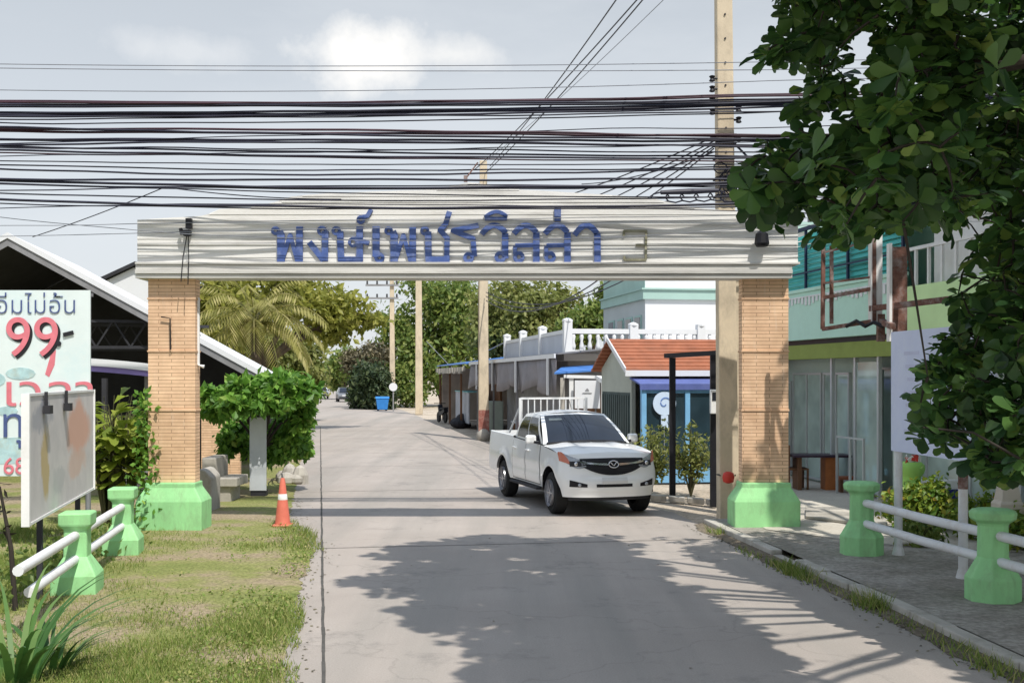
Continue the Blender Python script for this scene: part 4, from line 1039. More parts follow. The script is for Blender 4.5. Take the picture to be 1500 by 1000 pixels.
def span(a, b, sag, r, mt, lab, grp=None, n=16):
    m = MB(); m.tube([a.lerp(b, k/n)-Vector((0, 0, sag*4*(k/n)*(1-k/n))) for k in range(n+1)], r, 5); tag(m.build('cable', mt), lab, 'cable', grp)
for x0, x1, z_ in ((684, 893, 0), (694, 921, .15), (700, 930, .3), (692, 958, .1)):
    a = tA+Vector((random.uniform(-.4, .3), 0, -.2-z_)); b = P(x1, 0, 24); b = a+(b-a)*1.35
    span(a, b, .25, .016 if x1 != 958 else .008, m_cable if x1 != 958 else m_cable3, 'steep black line climbing from the stall pole over the gate', 'steep lines to the stall pole')
for k, (ya, yb) in enumerate(((200, 252), (206, 262), (210, 270), (214, 280), (217, 288), (222, 246))):
    a = onpole(ya)+Vector((-.18, .05, 0)); b = P(905+k*9, yb, 23.4+k*.3); b = a+(b-a)*2.6
    span(a, b, .12, .013, m_cable, 'black service line fanning down left from the tall square pole', 'fan of service lines at the tall pole')
for dx, y0 in ((0, 440), (4, 434), (8, 428)):
    a = P(712, y0, 45.7); b = P(900+dx*6, 392, 27+dx*.4); span(a, b, .7, .018, m_cable, 'drooping line below the beam running to the stall pole', 'drooping lines under the beam')
span(P(48, 347, 22), P(242, 274, 18.4), .03, .009, m_cable, 'single line slanting up from the shelter ridge to the cables')
span(P(240, 274, 18.4), P(500, 292, 18.35), .05, .009, m_cable, 'slack line from the slanting cable joint to the beam top')
span(P(1072, 208, 20.3), P(1125, 268, 19.6), -.05, .02, m_cable, 'short thick line dropping right from the tall pole into the leaves')
m = MB(); a, b = P(968, 282, 19.4), P(1052, 279, 19.6); m.tube([a, a.lerp(b, .5), b], [.035, .05, .035], 8)
for k in range(5): c = a.lerp(b, k/4); m.tube([c+Vector((math.cos(i*.8)*.16, .05, -.08+math.sin(i*.8)*.09)) for i in range(8)], .014, 5, False)
tag(m.build('cable_splice', m_cable), 'coiled cable joint hanging between the beam top and the tall pole', 'cable joint')

# ------------------------------------------------------------------ right: shop with a balcony
sx = thing('corner_shop', 'two storey shop with mint balcony and grey-green glazed front behind the right pillar', 'shop', (6.4, 27, .1), RA)
m = MB(); m.bb(.55, .75, -16, 3, 0, 3.1); m.bb(0, .55, 3.0, 3.2, 0, 3.1); m.bb(.0, .25, -5.3, -5.05, 0, 2.8); m.bb(.0, .25, 2.7, 2.998, 0, 2.8); m.build('wall', m_shopwall, sx)
m = MB(); m.bb(0, 6, -16, 3.2, 3.12, 3.22); m.build('floor_slab', m_black, sx)
m = MB(); m.bb(-.03, .28, -16, 3.2, 2.80, 3.117); m.build('lintel', m_olive, sx)
m = MB(); m.bb(-.10, .06, -5.5, 3.2, 3.225, 4.28); m.bb(-.13, .09, -5.5, 3.2, 4.283, 4.36); m.build('balcony_parapet', m_mint, sx, bevel=.01)
m = MB()
for k in range(44): m.bb(-.12, -.105, 3.1-k*.19, 3.0-k*.19, 4.02+.04*math.sin(k), 4.162)
m.bb(-.122, -.103, -5.4, 3.1, 4.161, 4.19); m.build('parapet_frieze', m_rail, sx)
m = MB(); m.bb(-.12, .05, -16, -5.504, 3.225, 4.05); m.build('lime_parapet', M('lime_wall', (.60, .82, .42), .7, .08, 1), sx)
m = MB()
for k in range(11): z = 4.40+k*.115; m.bar((.1, 3.1, z), (.1, -5.4, z), .02, .11, up=(.5, 0, 1))
m.build('teal_louvres', m_teal, sx)
m = MB()
for y in (3.1, 1.1, -1, -3.1, -5.4): m.bb(.0, .05, y-.03, y+.03, 4.36, 5.68)
m.bb(-.02, .05, -5.45, 3.2, 5.68, 5.76); m.bar((.03, 1.1, 4.4), (.03, 3.0, 5.6), .04); m.bb(-.02, .03, -5.4, 3.1, 4.72, 4.75)
m.build('balcony_frame', M('dark_blue_steel', (.02, .035, .08), .6, .2, 3), sx)
m = MB(); m.bb(.9, 6, -16, 3.2, 3.225, 5.6); m.build('upper_wall', m_mint, sx)
m = MB(); m.prism([(-.2, -16, 5.6), (6.2, -16, 6.3), (6.2, -1.6, 6.3), (-.2, -1.6, 5.78)], (0, 0, .08)); m.build('roof', m_grey, sx)
m = MB()
for k in range(9): m.bb(-.08, -.03, -6.0-k*.45, -6.05-k*.45, 4.055, 4.7)
m.bb(-.09, -.02, -5.7, -10, 4.7, 4.76); m.bb(.2, .3, -9.5, -6.2, 4.06, 5.6); m.build('white_railing', m_white, sx)
for i, (ya, yb, za, zb_) in enumerate(((1.9, .9, .05, 2.3), (.8, -.8, .05, 2.5), (-.9, -2.2, .05, 2.5), (-2.4, -4.9, .05, 2.6), (-5.4, -8.4, .05, 2.6), (-8.5, -11.6, .05, 2.6))):
    w = MB(); e = .05
    for y0, y1, z0, z1 in ((ya, yb, za, za+e), (ya, yb, zb_-e, zb_), (ya, ya-e, za+e, zb_-e), (yb+e, yb, za+e, zb_-e), ((ya+yb)/2+.025, (ya+yb)/2-.025, za+e, zb_-e)): w.bb(.47, .548, y1, y0, z0, z1)
    wo = w.build('window' if i != 1 else 'glass_door', m_alu, sx)
    w = MB(); w.bb(.50, .512, yb+e, ya-e, za+e, zb_-e); w.build('pane', m_shopgl, wo)
for y in (-2.3, -3.4, -4.4): m = MB(); m.bb(.02, .10, y-.035, y+.035, 0, 2.8); m.build('aluminium_post', m_alu, sx)
m = MB(); m.bb(.05, .06, -4.4, -3.44, .1, 2.7); m.build('glass_panel', m_shopgl, sx)
rl = thing('porch_railing', 'pale upright porch railing in front of the shop glass', 'railing', (6.72, 24.0, .1), RA)
m = MB()
for k in range(3): m.bb(-.02, .02, -k*.6-.02, -k*.6+.02, 0, 1.15)
m.bb(-.022, .022, -1.22, .02, 1.152, 1.19); m.build('rail_frame', m_alu, rl)
tb = thing('porch_table', 'dark table with an orange wooden leg on the shop porch', 'table', (P(1200, 0, 24.8).x, 24.8, .1))
m = MB(); m.bb(-.62, .62, -.3, .4, .70, .75); m.build('tabletop', M('dark_plum_top', (.05, .03, .05), .4, .2, 3), tb, bevel=.01)
m = MB(); m.bb(.08, .36, -.2, .2, 0, .698); m.build('leg', m_orangew, tb)
m = MB(); m.bb(-.5, -.42, -.2, .3, 0, .698); m.build('leg', m_wood, tb)
ch = thing('wooden_chair', 'dark wooden chair at the far end of the porch table', 'chair', (P(1166, 0, 24.9).x, 24.9, .1))
m = MB(); m.bb(-.22, .22, -.22, .22, .42, .46); m.build('seat', m_wood, ch)
m = MB(); m.bb(-.22, -.18, -.22, .22, .5, .95); m.build('backrest', m_wood, ch)
for a in (-.2, .2):
    for b in (-.2, .2): m = MB(); m.bb(a-.02, a+.02, b-.02, b+.02, 0, .418); m.build('leg', m_wood, ch)
bn = thing('low_bench', 'low red-brown bench on the porch beside the table', 'bench', (P(1252, 0, 24.2).x, 24.2, .1))
m = MB(); m.bb(-.36, .36, -.15, .15, .27, .33); m.build('seat', M('red_brown_board', (.30, .11, .06), .7, .2, 3), bn)
for a in (-.3, .3): m = MB(); m.bb(a-.03, a+.03, -.13, .13, 0, .268); m.build('leg', m_wood, bn)

# lavender sign on two posts
sa, sb_ = G(1308, 812, .1), G(1402, 846, .1)
sg = thing('pale_sign_board', 'blank faded lavender sign board on two rusty white posts behind the fence', 'sign', sa)
za, zb_ = P(0, 486, sa.y).z, P(0, 660, sa.y).z
dd = (sb_-sa).normalized(); nn = Vector((dd.y, -dd.x, 0)); nn = nn if nn.x < 0 else -nn
m = MB(); o1, o2 = sa-dd*.06, sb_+dd*.9
pz = lambda p, z: Vector((p.x, p.y, z))
m.prism([pz(o1, zb_), pz(o2, zb_), pz(o2, za), pz(o1, za)], nn*-.03); pn = m.build('panel', m_lav, sg, world=True)
m = MB()
for k in range(7):
    u = .35+.05*(k % 3); z = za-.32-k*.17
    q0, q1 = sa+dd*u+nn*.0035, sa+dd*(u+.45+.3*(k % 2))+nn*.0035
    m.prism([pz(q0, z), pz(q1, z), pz(q1, z+.045), pz(q0, z+.045)], nn*-.003)
m.build('faded_line', m_lavtext, pn, world=True)
for p, ztop in ((sa, za+.0), (sb_, P(0, 655, sb_.y).z)):
    m = MB(); q = p-nn*.075; m.tube([pz(q, .0), pz(q, za-.02)], .055, 10); m.tube([pz(q, .08), pz(q, .2)], [.09, .06], 10); m.build('post', m_rail, sg, world=True, smooth='auto')
m = MB(); m.tube([pz(sb_-nn*.075, zb_-.34), pz(sb_-nn*.075, zb_-.02)], .058, 10); m.build('rust_patch', m_rust, sg, world=True)
# rusty billboard frame above
fr = thing('rusty_sign_frame', 'empty rusty steel sign frame on a bracket in front of the teal balcony', 'sign frame', (P(1290, 0, 17).x, 17, .1))
c4 = [P(1206, 352, 17.6), P(1280, 344, 17.0), P(1280, 470, 17.0), P(1205, 482, 17.6)]
m = MB()
for a, b in zip(c4, c4[1:]+c4[:1]): m.bar(a, b, .055)
m.bar(P(1218, 360, 17.55), P(1218, 474, 17.55), .05); m.bar(P(1206, 436, 17.6), P(1282, 422, 17), .05); m.bar(P(1206, 370, 17.55), P(1282, 352, 17.05), .03)
m.bar(P(1206, 415, 17.58), P(1282, 405, 17.02), .03); m.build('frame', m_rust, fr, world=True)
m = MB(); a = P(1284, 330, 17); m.bb(a.x-.08, a.x+.08, 16.98, 17.14, P(0, 472, 17).z, a.z); m.build('upright', m_white, fr, world=True)
m = MB(); m.bar(P(1275, 452, 17.05), P(1392, 438, 15.6), .06, .08); m.bar(P(1290, 460, 17), P(1290, 500, 17), .1); m.bar(P(1290, 470, 17), P(1308, 478, 16.35), .08); m.build('bracket', m_rust, fr, world=True)
m = MB(); m.tube([P(1240, 478, 17.3), P(1255, 470, 17.1), P(1268, 478, 17), P(1280, 472, 16.9), P(1294, 478, 16.8)], .03, 5); m.build('cable_knot', m_black, fr, world=True)
m = MB(); a, b = P(1316, 362, 16.6), P(1316, 500, 16.6); m.bb(a.x-.11, a.x+.11, 16.55, 16.7, b.z, a.z); m.build('brown_upright', m_rust, fr, world=True)
m = MB(); m.bb(a.x-.15, a.x-.111, 16.53, 16.66, b.z, a.z+.05); m.build('white_upright', m_white, fr, world=True)
# white and blue low wall sign, white finial post
bw = thing('sign_wall', 'low white wall with a dark blue panel behind the hedge', 'wall', (P(1385, 0, 20.5).x, 20.5, .1))
x0, x1 = P(1322, 0, 20.5).x, P(1560, 0, 20.5).x
m = MB(); m.bb(x0, x1, 20.5, 20.7, 0, .68); m.build('wall', m_white, bw, world=True, bevel=.02)
m = MB(); m.bb(P(1342, 0, 20.5).x, P(1420, 0, 20.5).x, 20.48, 20.497, .30, .52); bp = m.build('panel', M('deep_blue_panel', (.02, .025, .16), .35, .2, 3), bw, world=True)
m = MB(); c = Vector((P(1358, 0, 20.5).x, 20.477, .44)); m.prism([c+Vector((.12*math.cos(k*.52), 0, .04*math.sin(k*.52))) for k in range(12)], (0, .002, 0)); m.build('oval_mark', m_white, bp, world=True)
fp = thing('finial_post', 'pale stone post tapering to a point behind the second fence post', 'post', (P(1476, 0, 16.4).x, 16.4, .1))
m = MB(); m.lathe([(.24, 0), (.24, .62), (.20, .66), (.16, .85), (.07, 1.0), (.035, 1.2)], 4, (0, 0, 0), R(45)); m.build('post', M('pale_stone', (.62, .56, .48), .8, .1, 3), fp, bevel=.01)

# ------------------------------------------------------------------ blue kiosk with a red roof
kc = Vector((P(925, 0, 28).x, 28, 0))
ks = thing('blue_kiosk', 'small kiosk with a terracotta roof, navy awning and sky blue posts', 'kiosk', kc, RA)
KW, KD = 2.6, 3.0     # along its front, along the road
m = MB(); m.prism([(0, 0, 0), (0, KD, 0), (0, KD, 2.72), (0, KD/2, 3.32), (0, 0, 2.72)], (.1, 0, 0)); m.bb(.1, KW, KD-.1, KD, 0, 2.7); m.bb(KW-.1, KW, .0, KD-.1, 0, 2.7); m.build('wall', M('grey_green_gable', (.40, .43, .38), .85, .1, 1), ks)
m = MB()
for s_ in (0, 1):
    y0 = -.3 if not s_ else KD+.3
    nrow = 9
    for k in range(nrow):
        ya, yb = y0+(KD/2-y0)*k/nrow, y0+(KD/2-y0)*(k+1)/nrow; z0, z1 = 2.66+.80*k/nrow, 2.66+.80*(k+1)/nrow
        m.prism([(-.22, ya, z0+.035), (-.22, yb, z1+.005), (-.22, yb, z1-.05), (-.22, ya, z0-.02)], (KW+.6, 0, 0))
m.build('roof', m_redroof, ks)
m = MB(); m.bb(-.24, KW+.4, -.34, -.305, 2.52, 2.66); m.bar((-.235, -.32, 2.66), (-.235, KD/2, 3.46), .03, .12); m.build('fascia', m_whitewall, ks)
m = MB(); m.prism([(-.05, -.02, 2.50), (-.05, -.95, 2.34), (-.05, -.95, 2.20), (-.05, -.93, 2.20), (-.05, -.91, 2.31), (-.05, -.02, 2.45)], (KW+.2, 0, 0)); m.build('awning', m_blueawn, ks)
for x in (.06, 1.12, KW-.06):
    m = MB(); m.bb(x-.06, x+.06, -.9, -.78, 0, 2.29); m.build('post', m_bluepaint, ks, bevel=.008)
for xa, xb in ((.12, 1.06), (1.18, KW-.12)):
    for za, zb_ in ((2.12, 2.22), (.02, .35)):
        m = MB(); m.bb(xa, xb, -.86, -.8, za, zb_); m.build('frame_rail', m_bluepaint, ks)
for xa, xb in ((.12, 1.06), (1.18, KW-.12)):
    m = MB(); m.bb(xa, xb, -.845, -.83, .35, 2.12); m.build('window', m_kgl, ks)
rs = thing('round_sign', 'round pale blue sign with a swirl mark against the kiosk glass', 'sign', kc, RA)
c = Vector((.55, -.905, 1.88)); m = MB(); m.lathe([(.28, -.015), (.28, .015)], 28, c, 0, 'Y'); m_disc = M('pale_blue_disc', (.56, .68, .84), .5, .06, 3, bmp=0); ds = m.build('disc', m_disc, rs)
m = MB(); pts = [c+Vector((r_*math.cos(a), -.021, r_*math.sin(a))) for a, r_ in [(k*.42, .17-.010*k) for k in range(15)]]
for a, b in zip(pts, pts[1:]): m.bar(a, b, .006, .028, up=(0, 0, 1))
m.build('swirl_mark', M('mark_blue', (.12, .22, .5), .5, .1, 3, bmp=0), ds)
m = MB(); m.bb(.55-.085, .55+.085, -.92, -.89, 1.30, 1.60); m.build('name_tab', m_disc, rs)
m = MB(); m.bb(.545, .555, -.889, -.87, .3, 1.7); m.build('stem', m_alu, rs)
# black frame
bf = thing('black_steel_frame', 'black steel gateway frame of two posts and a top bar before the kiosk', 'frame', (P(1015, 0, 23).x, 23, 0))
for px, D, yt in ((985, 23.6, 524), (1045, 22.4, 520)):
    x = P(px, 0, D).x; m = MB(); m.bb(x-.06, x+.06, D-.05, D+.05, 0, P(0, yt, D).z); m.build('post', m_black, bf, world=True)
m = MB(); m.bar(P(976, 521, 23.7), P(1062, 516, 22.2), .12, .09); m.build('top_bar', m_black, bf, world=True)
mb_ = thing('meter_box', 'white electricity meter box on the right black frame post', 'meter box', P(1047, 588, 22.25))
m = MB(); m.bb(-.10, .10, -.12, 0, -.23, .23); m.build('box_body', m_white, mb_, bevel=.015)
m = MB(); m.bb(-.07, .07, -.13, -.121, .02, .18); m.build('meter_window', m_cg, mb_)

# ------------------------------------------------------------------ white building, terrace house
X0 = P(945, 0, 40).x
wb = thing('white_building', 'white flat-roofed building with pale green bands behind the kiosk', 'building', (X0, 40, 0), RA)
m = MB(); m.bb(0, 9, 0, 5.9, 0, 7.9); m.build('wall', m_whitewall, wb)
m = MB()
for z0, z1, d in ((5.18, 5.50, .10), (5.503, 5.56, .16), (7.6, 7.95, .15)): m.bb(-d, 9.1, -d, 6.0, z0, z1)
m.build('cornice', m_sage, wb)
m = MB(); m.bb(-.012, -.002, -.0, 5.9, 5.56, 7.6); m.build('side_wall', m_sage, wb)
m = MB(); m.bb(-.013, -.003, .05, 5.9, 0, 5.17); m.build('side_wall', M('grey_side_wall', (.46, .50, .50), .8, .06, 1), wb)  # lower part of the side wall in one even grey
for k, y in enumerate((.35, 1.55, 2.75, 4.1)):
    m = MB(); m.bb(-.06, -.016, y, y+.85, 3.2, 4.65); w = m.build('window', m_sage, wb); m = MB(); m.bb(-.075, -.062, y+.07, y+.78, 3.28, 4.58); m.build('pane', m_cg if k != 3 else m_grey, w)
m = MB()
for k in range(26): m.bb(.3+k*.33, .38+k*.33, -.65, -.62, 3.55, 3.85)
m.bb(.2, 9, -.66, -.60, 3.50, 3.548); m.build('parapet_spikes', m_white, wb)
X1 = P(828, 0, 36).x
th = thing('terrace_house', 'low house with a white balustraded roof terrace behind the pickup', 'house', (X1, 36, 0), RA)
m = MB(); m.bb(.1, 6, .1, 12, 0, 3.0); m.build('wall', m_grey, th)
m = MB(); m.bb(-.05, 6, -.05, 12.1, 3.003, 3.22); m.bb(0, 6, .02, .16, 3.85, 4.0); m.bb(0, 6, .02, .16, 3.22, 3.34); m.bb(.02, .16, .16, 12, 3.86, 3.98)
m.build('terrace_edge', m_whitewall, th)
for k in range(19):
    m = MB(); x = .28+k*.26; m.lathe([(.05, 3.34), (.075, 3.46), (.04, 3.62), (.07, 3.75), (.05, 3.85)], 8, (x, .09, 0)); m.build('baluster', m_whitewall, th, smooth=True)
m = MB(); m.bb(.05, .10, .2, 11.9, 3.223, 3.858); m.build('side_panel', M('pale_blue_grey_panel', (.50, .53, .60), .8, .08, 1), th)
for k, (x, y, h) in enumerate(((.09, .09, 4.22), (.09, 4.2, 4.15), (.09, 8.1, 4.15), (.09, 11.9, 4.15), (2.2, .09, 4.1), (4.4, .09, 4.1))):
    m = MB(); m.bb(x-.13, x+.13, y-.13, y+.13, 3.223, h); m.lathe([(.17, h+.002), (.17, h+.06), (.08, h+.1), (.02, h+.12)], 8, (x, y, 0)); m.build('pillar', m_whitewall, th)
m = MB(); m.bb(.3, 1.2, .04, .098, 0, 2.1); m.build('door', m_wood, th)
m = MB(); m.bb(1.6, 2.8, .04, .098, .9, 2.2); m.build('window', m_cg, th)

# ------------------------------------------------------------------ roadside stall with shade cloth
st0 = road(0, 0)
def Rd(D, t): return road((D-18.9)/.987, t)     # point beside the road at depth about D
st = thing('roadside_stall', 'long roadside stall with a blue sheet roof and grey shade cloth', 'stall', Rd(52, 5.2), RA)
# in the stall's own frame: x across the road (right positive), y along it; the front edge is x = -1.25
Lf, Lb = -18.5, 15.0
m = MB(); m.prism([(-1.3, Lf, 3.16), (3, Lf, 3.60), (3, 1.5, 3.60), (-1.3, 1.5, 3.16)], (0, 0, .05)); m.build('roof', m_grey, st)
m = MB(); m.prism([(-1.5, 1.52, 3.10), (3, 1.52, 3.7), (3, Lb, 3.7), (-1.5, Lb, 3.10)], (0, 0, .06)); m.build('blue_roof_sheet', m_bluesheet, st)
m = MB(); m.bb(-1.36, -1.31, Lf, 1.5, 3.06, 3.19); m.build('front_rail', m_whitewall, st)
m = MB(); rows = []
for k in range(34):
    y = Lf+.1+k*.6; rows.append([Vector((-1.27+.05*math.sin(k*1.3)*j, y, 3.1-.34*j-.05*j*math.sin(k*.8))) for j in range(4)])
m.grid(rows); cl = m.build('shade_cloth', m_net, st, smooth=True); sm = cl.modifiers.new('Solid', 'SOLIDIFY'); sm.thickness = .012
for y in (-17.5, -11.6, -6.0, -1.2):
    m = MB(); m.bb(-1.33, -1.27, y-.03, y+.03, 0, 3.06); m.build('post', m_grey, st)
    m = MB(); m.bb(-1.38, -1.331, y-.09, y+.09, 1.95, 3.06); m.build('white_post_sleeve', m_whitewall, st)
for y in (4.5, 9.5, 14.6):
    m = MB(); m.bb(-1.4, -1.3, y-.05, y+.05, 0, 3.1); m.build('post', m_wood, st)
m = MB(); m.bb(2.6, 2.7, Lf, Lb, 0, 3.55); m.bb(-1.2, 2.6, Lb-.1, Lb, 0, 3.0); m.build('back_wall', m_stallwall, st)
m = MB(); m.bb(.2, .3, 2.0, 9.0, 0, 2.6); m.build('wooden_partition', m_wood, st)
m = MB(); m.bb(-1.15, -1.1, 3.2, 8.6, .25, 1.75); m.build('pale_counter_panel', m_stallpale, st)
m = MB(); m.bb(-1.2, -.4, 3.2, 8.6, 1.752, 1.80); m.build('counter_top', M('teal_counter', (.18, .42, .42), .6, .1, 3), st)
m = MB()
for k in range(12): m.bb(-1.6+.02*math.sin(k), -1.45, 2+k*1.05, 2.85+k*1.05, 2.78-.12*abs(math.sin(k*1.7)), 2.98)
m.build('hanging_goods', m_conc, st)
cb_ = thing('grey_cabinet', 'grey-green cabinet standing at the stall front left of the red-based pole', 'cabinet', Rd(47.5, 4.0), RA)
m = MB(); m.bb(-.45, .45, -.5, .5, .05, 1.5); m.build('cabinet_body', m_cabinet, cb_, bevel=.02)
m = MB(); m.bb(-.40, -.02, -.525, -.502, .12, 1.42); m.bb(.02, .40, -.525, -.502, .12, 1.42); m.build('door', m_cabinet, cb_)
m = MB(); m.bb(-.42, .42, -.45, .45, 0, .048); m.build('plinth', m_darkgrey, cb_)
tt = thing('stall_table', 'long stall table with a pink cloth under the grey shade cloth', 'table', Rd(39.5, 4.6), RA)
m = MB(); m.bb(-.6, .6, -3, 3, .82, .88); m.build('tabletop', m_stallpale, tt)
m = MB(); m.bb(-.63, .2, -1.6, 1.2, .882, .90); m.bb(-.65, -.632, -1.6, 1.2, .62, .90); m.build('pink_cloth', M('dusty_pink_cloth', (.45, .17, .2), .85, .15, 3), tt)
for y in (-2.8, 2.8):
    m = MB(); m.bb(-.55, -.48, y-.04, y+.04, 0, .818); m.build('leg', m_wood, tt); m = MB(); m.bb(.48, .55, y-.04, y+.04, 0, .818); m.build('leg', m_wood, tt)
for i, (dy, w, h, mt, lab) in enumerate(((-4.5, 1.0, 1.9, m_wood, 'tall brown shelf unit in the stall shade behind the pickup'), (-8.0, 1.2, 1.6, m_darkgrey, 'dark upright crate stack in the stall shade beside the shelf'), (-1.0, .9, 1.7, m_stallwall, 'dull tan cupboard under the middle of the shade cloth'))):
    q = thing('stall_shelf', lab, 'shelf', Rd(50+dy, 6.4), RA)
    m = MB()
    for z in (0.05, h*.35, h*.68, h): m.bb(-.3, .3, -w/2, w/2, z-.03, z)
    m.build('shelf', mt, q)
    m = MB(); m.bb(-.3, .3, -w/2-.04, -w/2-.001, 0, h); m.bb(-.3, .3, w/2+.001, w/2+.04, 0, h); m.bb(.301, .33, -w/2, w/2, 0, h); m.build('side_panel', mt, q)
# notice board under a white canopy, blue sheet
cp = thing('white_canopy', 'white steel canopy frame with a short blue roof sheet behind the pickup cab', 'canopy', (P(850, 0, 33).x, 33, 0))
m = MB(); m.bar(P(826, 551, 33), P(908, 553, 33), .09); m.bar(P(876, 553, 33), P(906, 572, 31), .12); m.bar(P(908, 570, 31), P(922, 577, 30), .12); m.build('frame', m_white, cp, world=True)
m = MB(); m.prism([P(812, 548, 33), P(868, 544, 33), P(880, 536, 35), P(824, 539, 35)], (0, 0, .05)); m.build('roof_sheet', m_bluesheet, cp, world=True)
for px in (824, 837, 884):
    x = P(px, 0, 33).x; m = MB(); m.bb(x-.06, x+.06, 33, 33.1, 0, P(0, 553, 33).z); m.build('post', m_white if px != 824 else m_conc, cp, world=True)
nb_ = thing('white_board', 'white board with a small grey emblem hung under the canopy', 'board', P(861, 596, 32.8))
a, b = P(842, 557, 32.8), P(879, 598, 32.8)
m = MB(); m.bb(a.x, b.x, 32.8, 32.84, b.z, a.z); bd = m.build('panel', m_whitewall, nb_, world=True)
m = MB(); c = P(860, 571, 32.79); m.prism([c+Vector((-.06, 0, -.02)), c+Vector((0, 0, .05)), c+Vector((.03, 0, .03)), c+Vector((.06, 0, -.03))], (0, -.004, 0)); m.bb(c.x-.13, c.x+.13, 32.785, 32.789, c.z-.10, c.z-.075); m.build('emblem', m_grey, bd, world=True)
m = MB(); m.bb(a.x+.1, a.x+.14, 32.85, 32.9, 0, a.z); m.build('leg', m_grey, nb_, world=True); m = MB(); m.bb(b.x-.14, b.x-.1, 32.85, 32.9, 0, a.z); m.build('leg', m_grey, nb_, world=True)
m = MB()
for k in range(13): m.bb(-.03, -.006, .2+k*.21, .32+k*.21, .25, 2.05)
m.bb(-.005, -.001, .1, 2.9, .2, 2.12); m.build('side_shutter', M('dark_teal_shutter', (.06, .085, .085), .7, .25, 2), ks)

# ------------------------------------------------------------------ bin, round sign, motorbike, far cars
bi = thing('waste_bin', 'bright blue wheeled bin on the right road edge far down the lane', 'bin', (P(560, 0, 86).x, 86, 0), R(8))
m = MB(); m.add([(a*w, b*w, z) for z, w in ((.1, .36), (.92, .47)) for a, b in ((-1, -1), (1, -1), (1, 1), (-1, 1))], [(0, 1, 5, 4), (1, 2, 6, 5), (2, 3, 7, 6), (3, 0, 4, 7), (3, 2, 1, 0), (4, 5, 6, 7)]); m.build('bin_body', m_bin, bi, bevel=.02)
m = MB(); m.prism([(-.5, -.5, .923), (-.5, .5, .923), (-.5, .5, 1.05), (-.5, -.3, 1.02)], (1.0, 0, 0)); m.build('lid', m_bin, bi)
for a in (-.3, .3): m = MB(); m.lathe([(.1, -.04), (.1, .04)], 12, (a, .36, .1), 0, 'Y'); m.build('wheel', m_tyre, bi)
rg = thing('road_sign', 'small round white road sign at the foot of the cross-arm pole', 'road sign', (P(576, 0, 84).x, 84, 0))
m = MB(); m.bb(-.04, .04, 0, .06, 0, 2.0); m.build('post', m_grey, rg)
m = MB(); m.lathe([(.30, -.05), (.30, -.005)], 20, (0, 0, 1.78), 0, 'Y'); m.build('disc', m_whitewall, rg)
mo = thing('motorbike', 'dark motorbike parked at the far end of the stall', 'motorbike', Rd(63, 3.6), R(110))
def wheel(m, c, r, w, n=18): m.lathe([(r*.55, -w/2), (r*.92, -w/2), (r, -w*.25), (r, w*.25), (r*.92, w/2), (r*.55, w/2)], n, c, 0, 'Y')
for x in (-.62, .62): m = MB(); wheel(m, (x, 0, .3), .3, .1); m.build('wheel', m_tyre, mo)
m = MB(); m.prism([(-.75, -.12, .62), (-.2, -.12, .42), (.25, -.12, .42), (.48, -.12, .95), (.36, -.12, .98), (.1, -.12, .6), (-.72, -.12, .78)], (0, .24, 0)); m.bar((.5, 0, .9), (.62, 0, .3), .07); m.build('body', m_black, mo)
m = MB(); m.prism([(-.75, -.13, .79), (.05, -.13, .72), (.05, -.13, .80), (-.72, -.13, .87)], (0, .26, 0)); m.build('seat', m_darkgrey, mo)
m = MB(); m.bar((.44, -.33, 1.05), (.44, .33, 1.05), .04); m.build('handlebar', m_black, mo)
m = MB(); m.ellipsoid((.52, 0, .92), (.08, .1, .09)); m.build('headlight', m_lampglass, mo)
cv = MB()
for k in range(9): cv.ellipsoid((random.uniform(-.25, .25), (k-4)*.2, random.uniform(.1, .45)), (random.uniform(.25, .38), .3, random.uniform(.18, .3)), 9, 6)
hp = cv.build('junk_heap', m_darkgrey); hp.location = Rd(57, 3.9); tag(hp, 'dark heap of sacks on the ground between the motorbike and stall counter', 'heap')

def smallcar(lab, loc, rz, paint):
    t = thing('parked_car', lab, 'car', loc, rz)
    low = [(2.1, .30), (2.15, .55), (2.0, .78), (1.1, .92), (-1.6, .98), (-2.05, .95), (-2.15, .6), (-2.1, .3)]
    m = MB(); m.prism([(x, -.85, z) for x, z in low], (0, 1.7, 0))
    cab = [(1.15, .90), (.45, 1.40), (-.9, 1.45), (-1.75, .96)]
    rows = [[Vector((x, s_*w, z)) for s_, w in ((-1, .80 if z < 1.2 else .62), (1, .80 if z < 1.2 else .62))] for x, z in cab]
    for r0, r1 in zip(rows, rows[1:]): m.face([r0[0], r0[1], r1[1], r1[0]])
    m.face([r[0] for r in rows]); m.face([r[1] for r in rows][::-1]); m.build('body', paint, t, bevel=.05)
    m = MB(); m.face([(1.12, -.70, .955), (1.12, .70, .955), (.51, .56, 1.375), (.51, -.56, 1.375)])
    for v in range(4): m.v[v] += Vector((.02, 0, .02))
    m.build('windscreen', m_cg, t)
    for s_ in (-1, 1):
        m = MB(); m.face([(.95, s_*.805, .97), (.42, s_*.665, 1.34), (-.85, s_*.66, 1.39), (-1.5, s_*.80, .99)]); m.build('side_window', m_cg, t)
        for x in (1.3, -1.3): m = MB(); wheel(m, (x, s_*.78, .31), .31, .18); m.build('wheel', m_tyre, t)
        m = MB(); m.bb(2.08, 2.16, s_*.62-.16, s_*.62+.16, .6, .74); m.build('headlight', m_lampglass, t)
    m = MB(); m.bb(2.1, 2.19, -.75, .75, .32, .5); m.build('bumper', m_darkgrey, t)
smallcar('small white car parked facing us at the far left of the road', (P(470, 0, 135).x, 135, 0), R(-80), m_car)
smallcar('grey car half hidden by bushes at the far right of the road', (P(506, 0, 118).x, 118, 0), R(-78), M('grey_car_paint', (.16, .17, .19), .3, .05, 1, bmp=0, coat=.5))

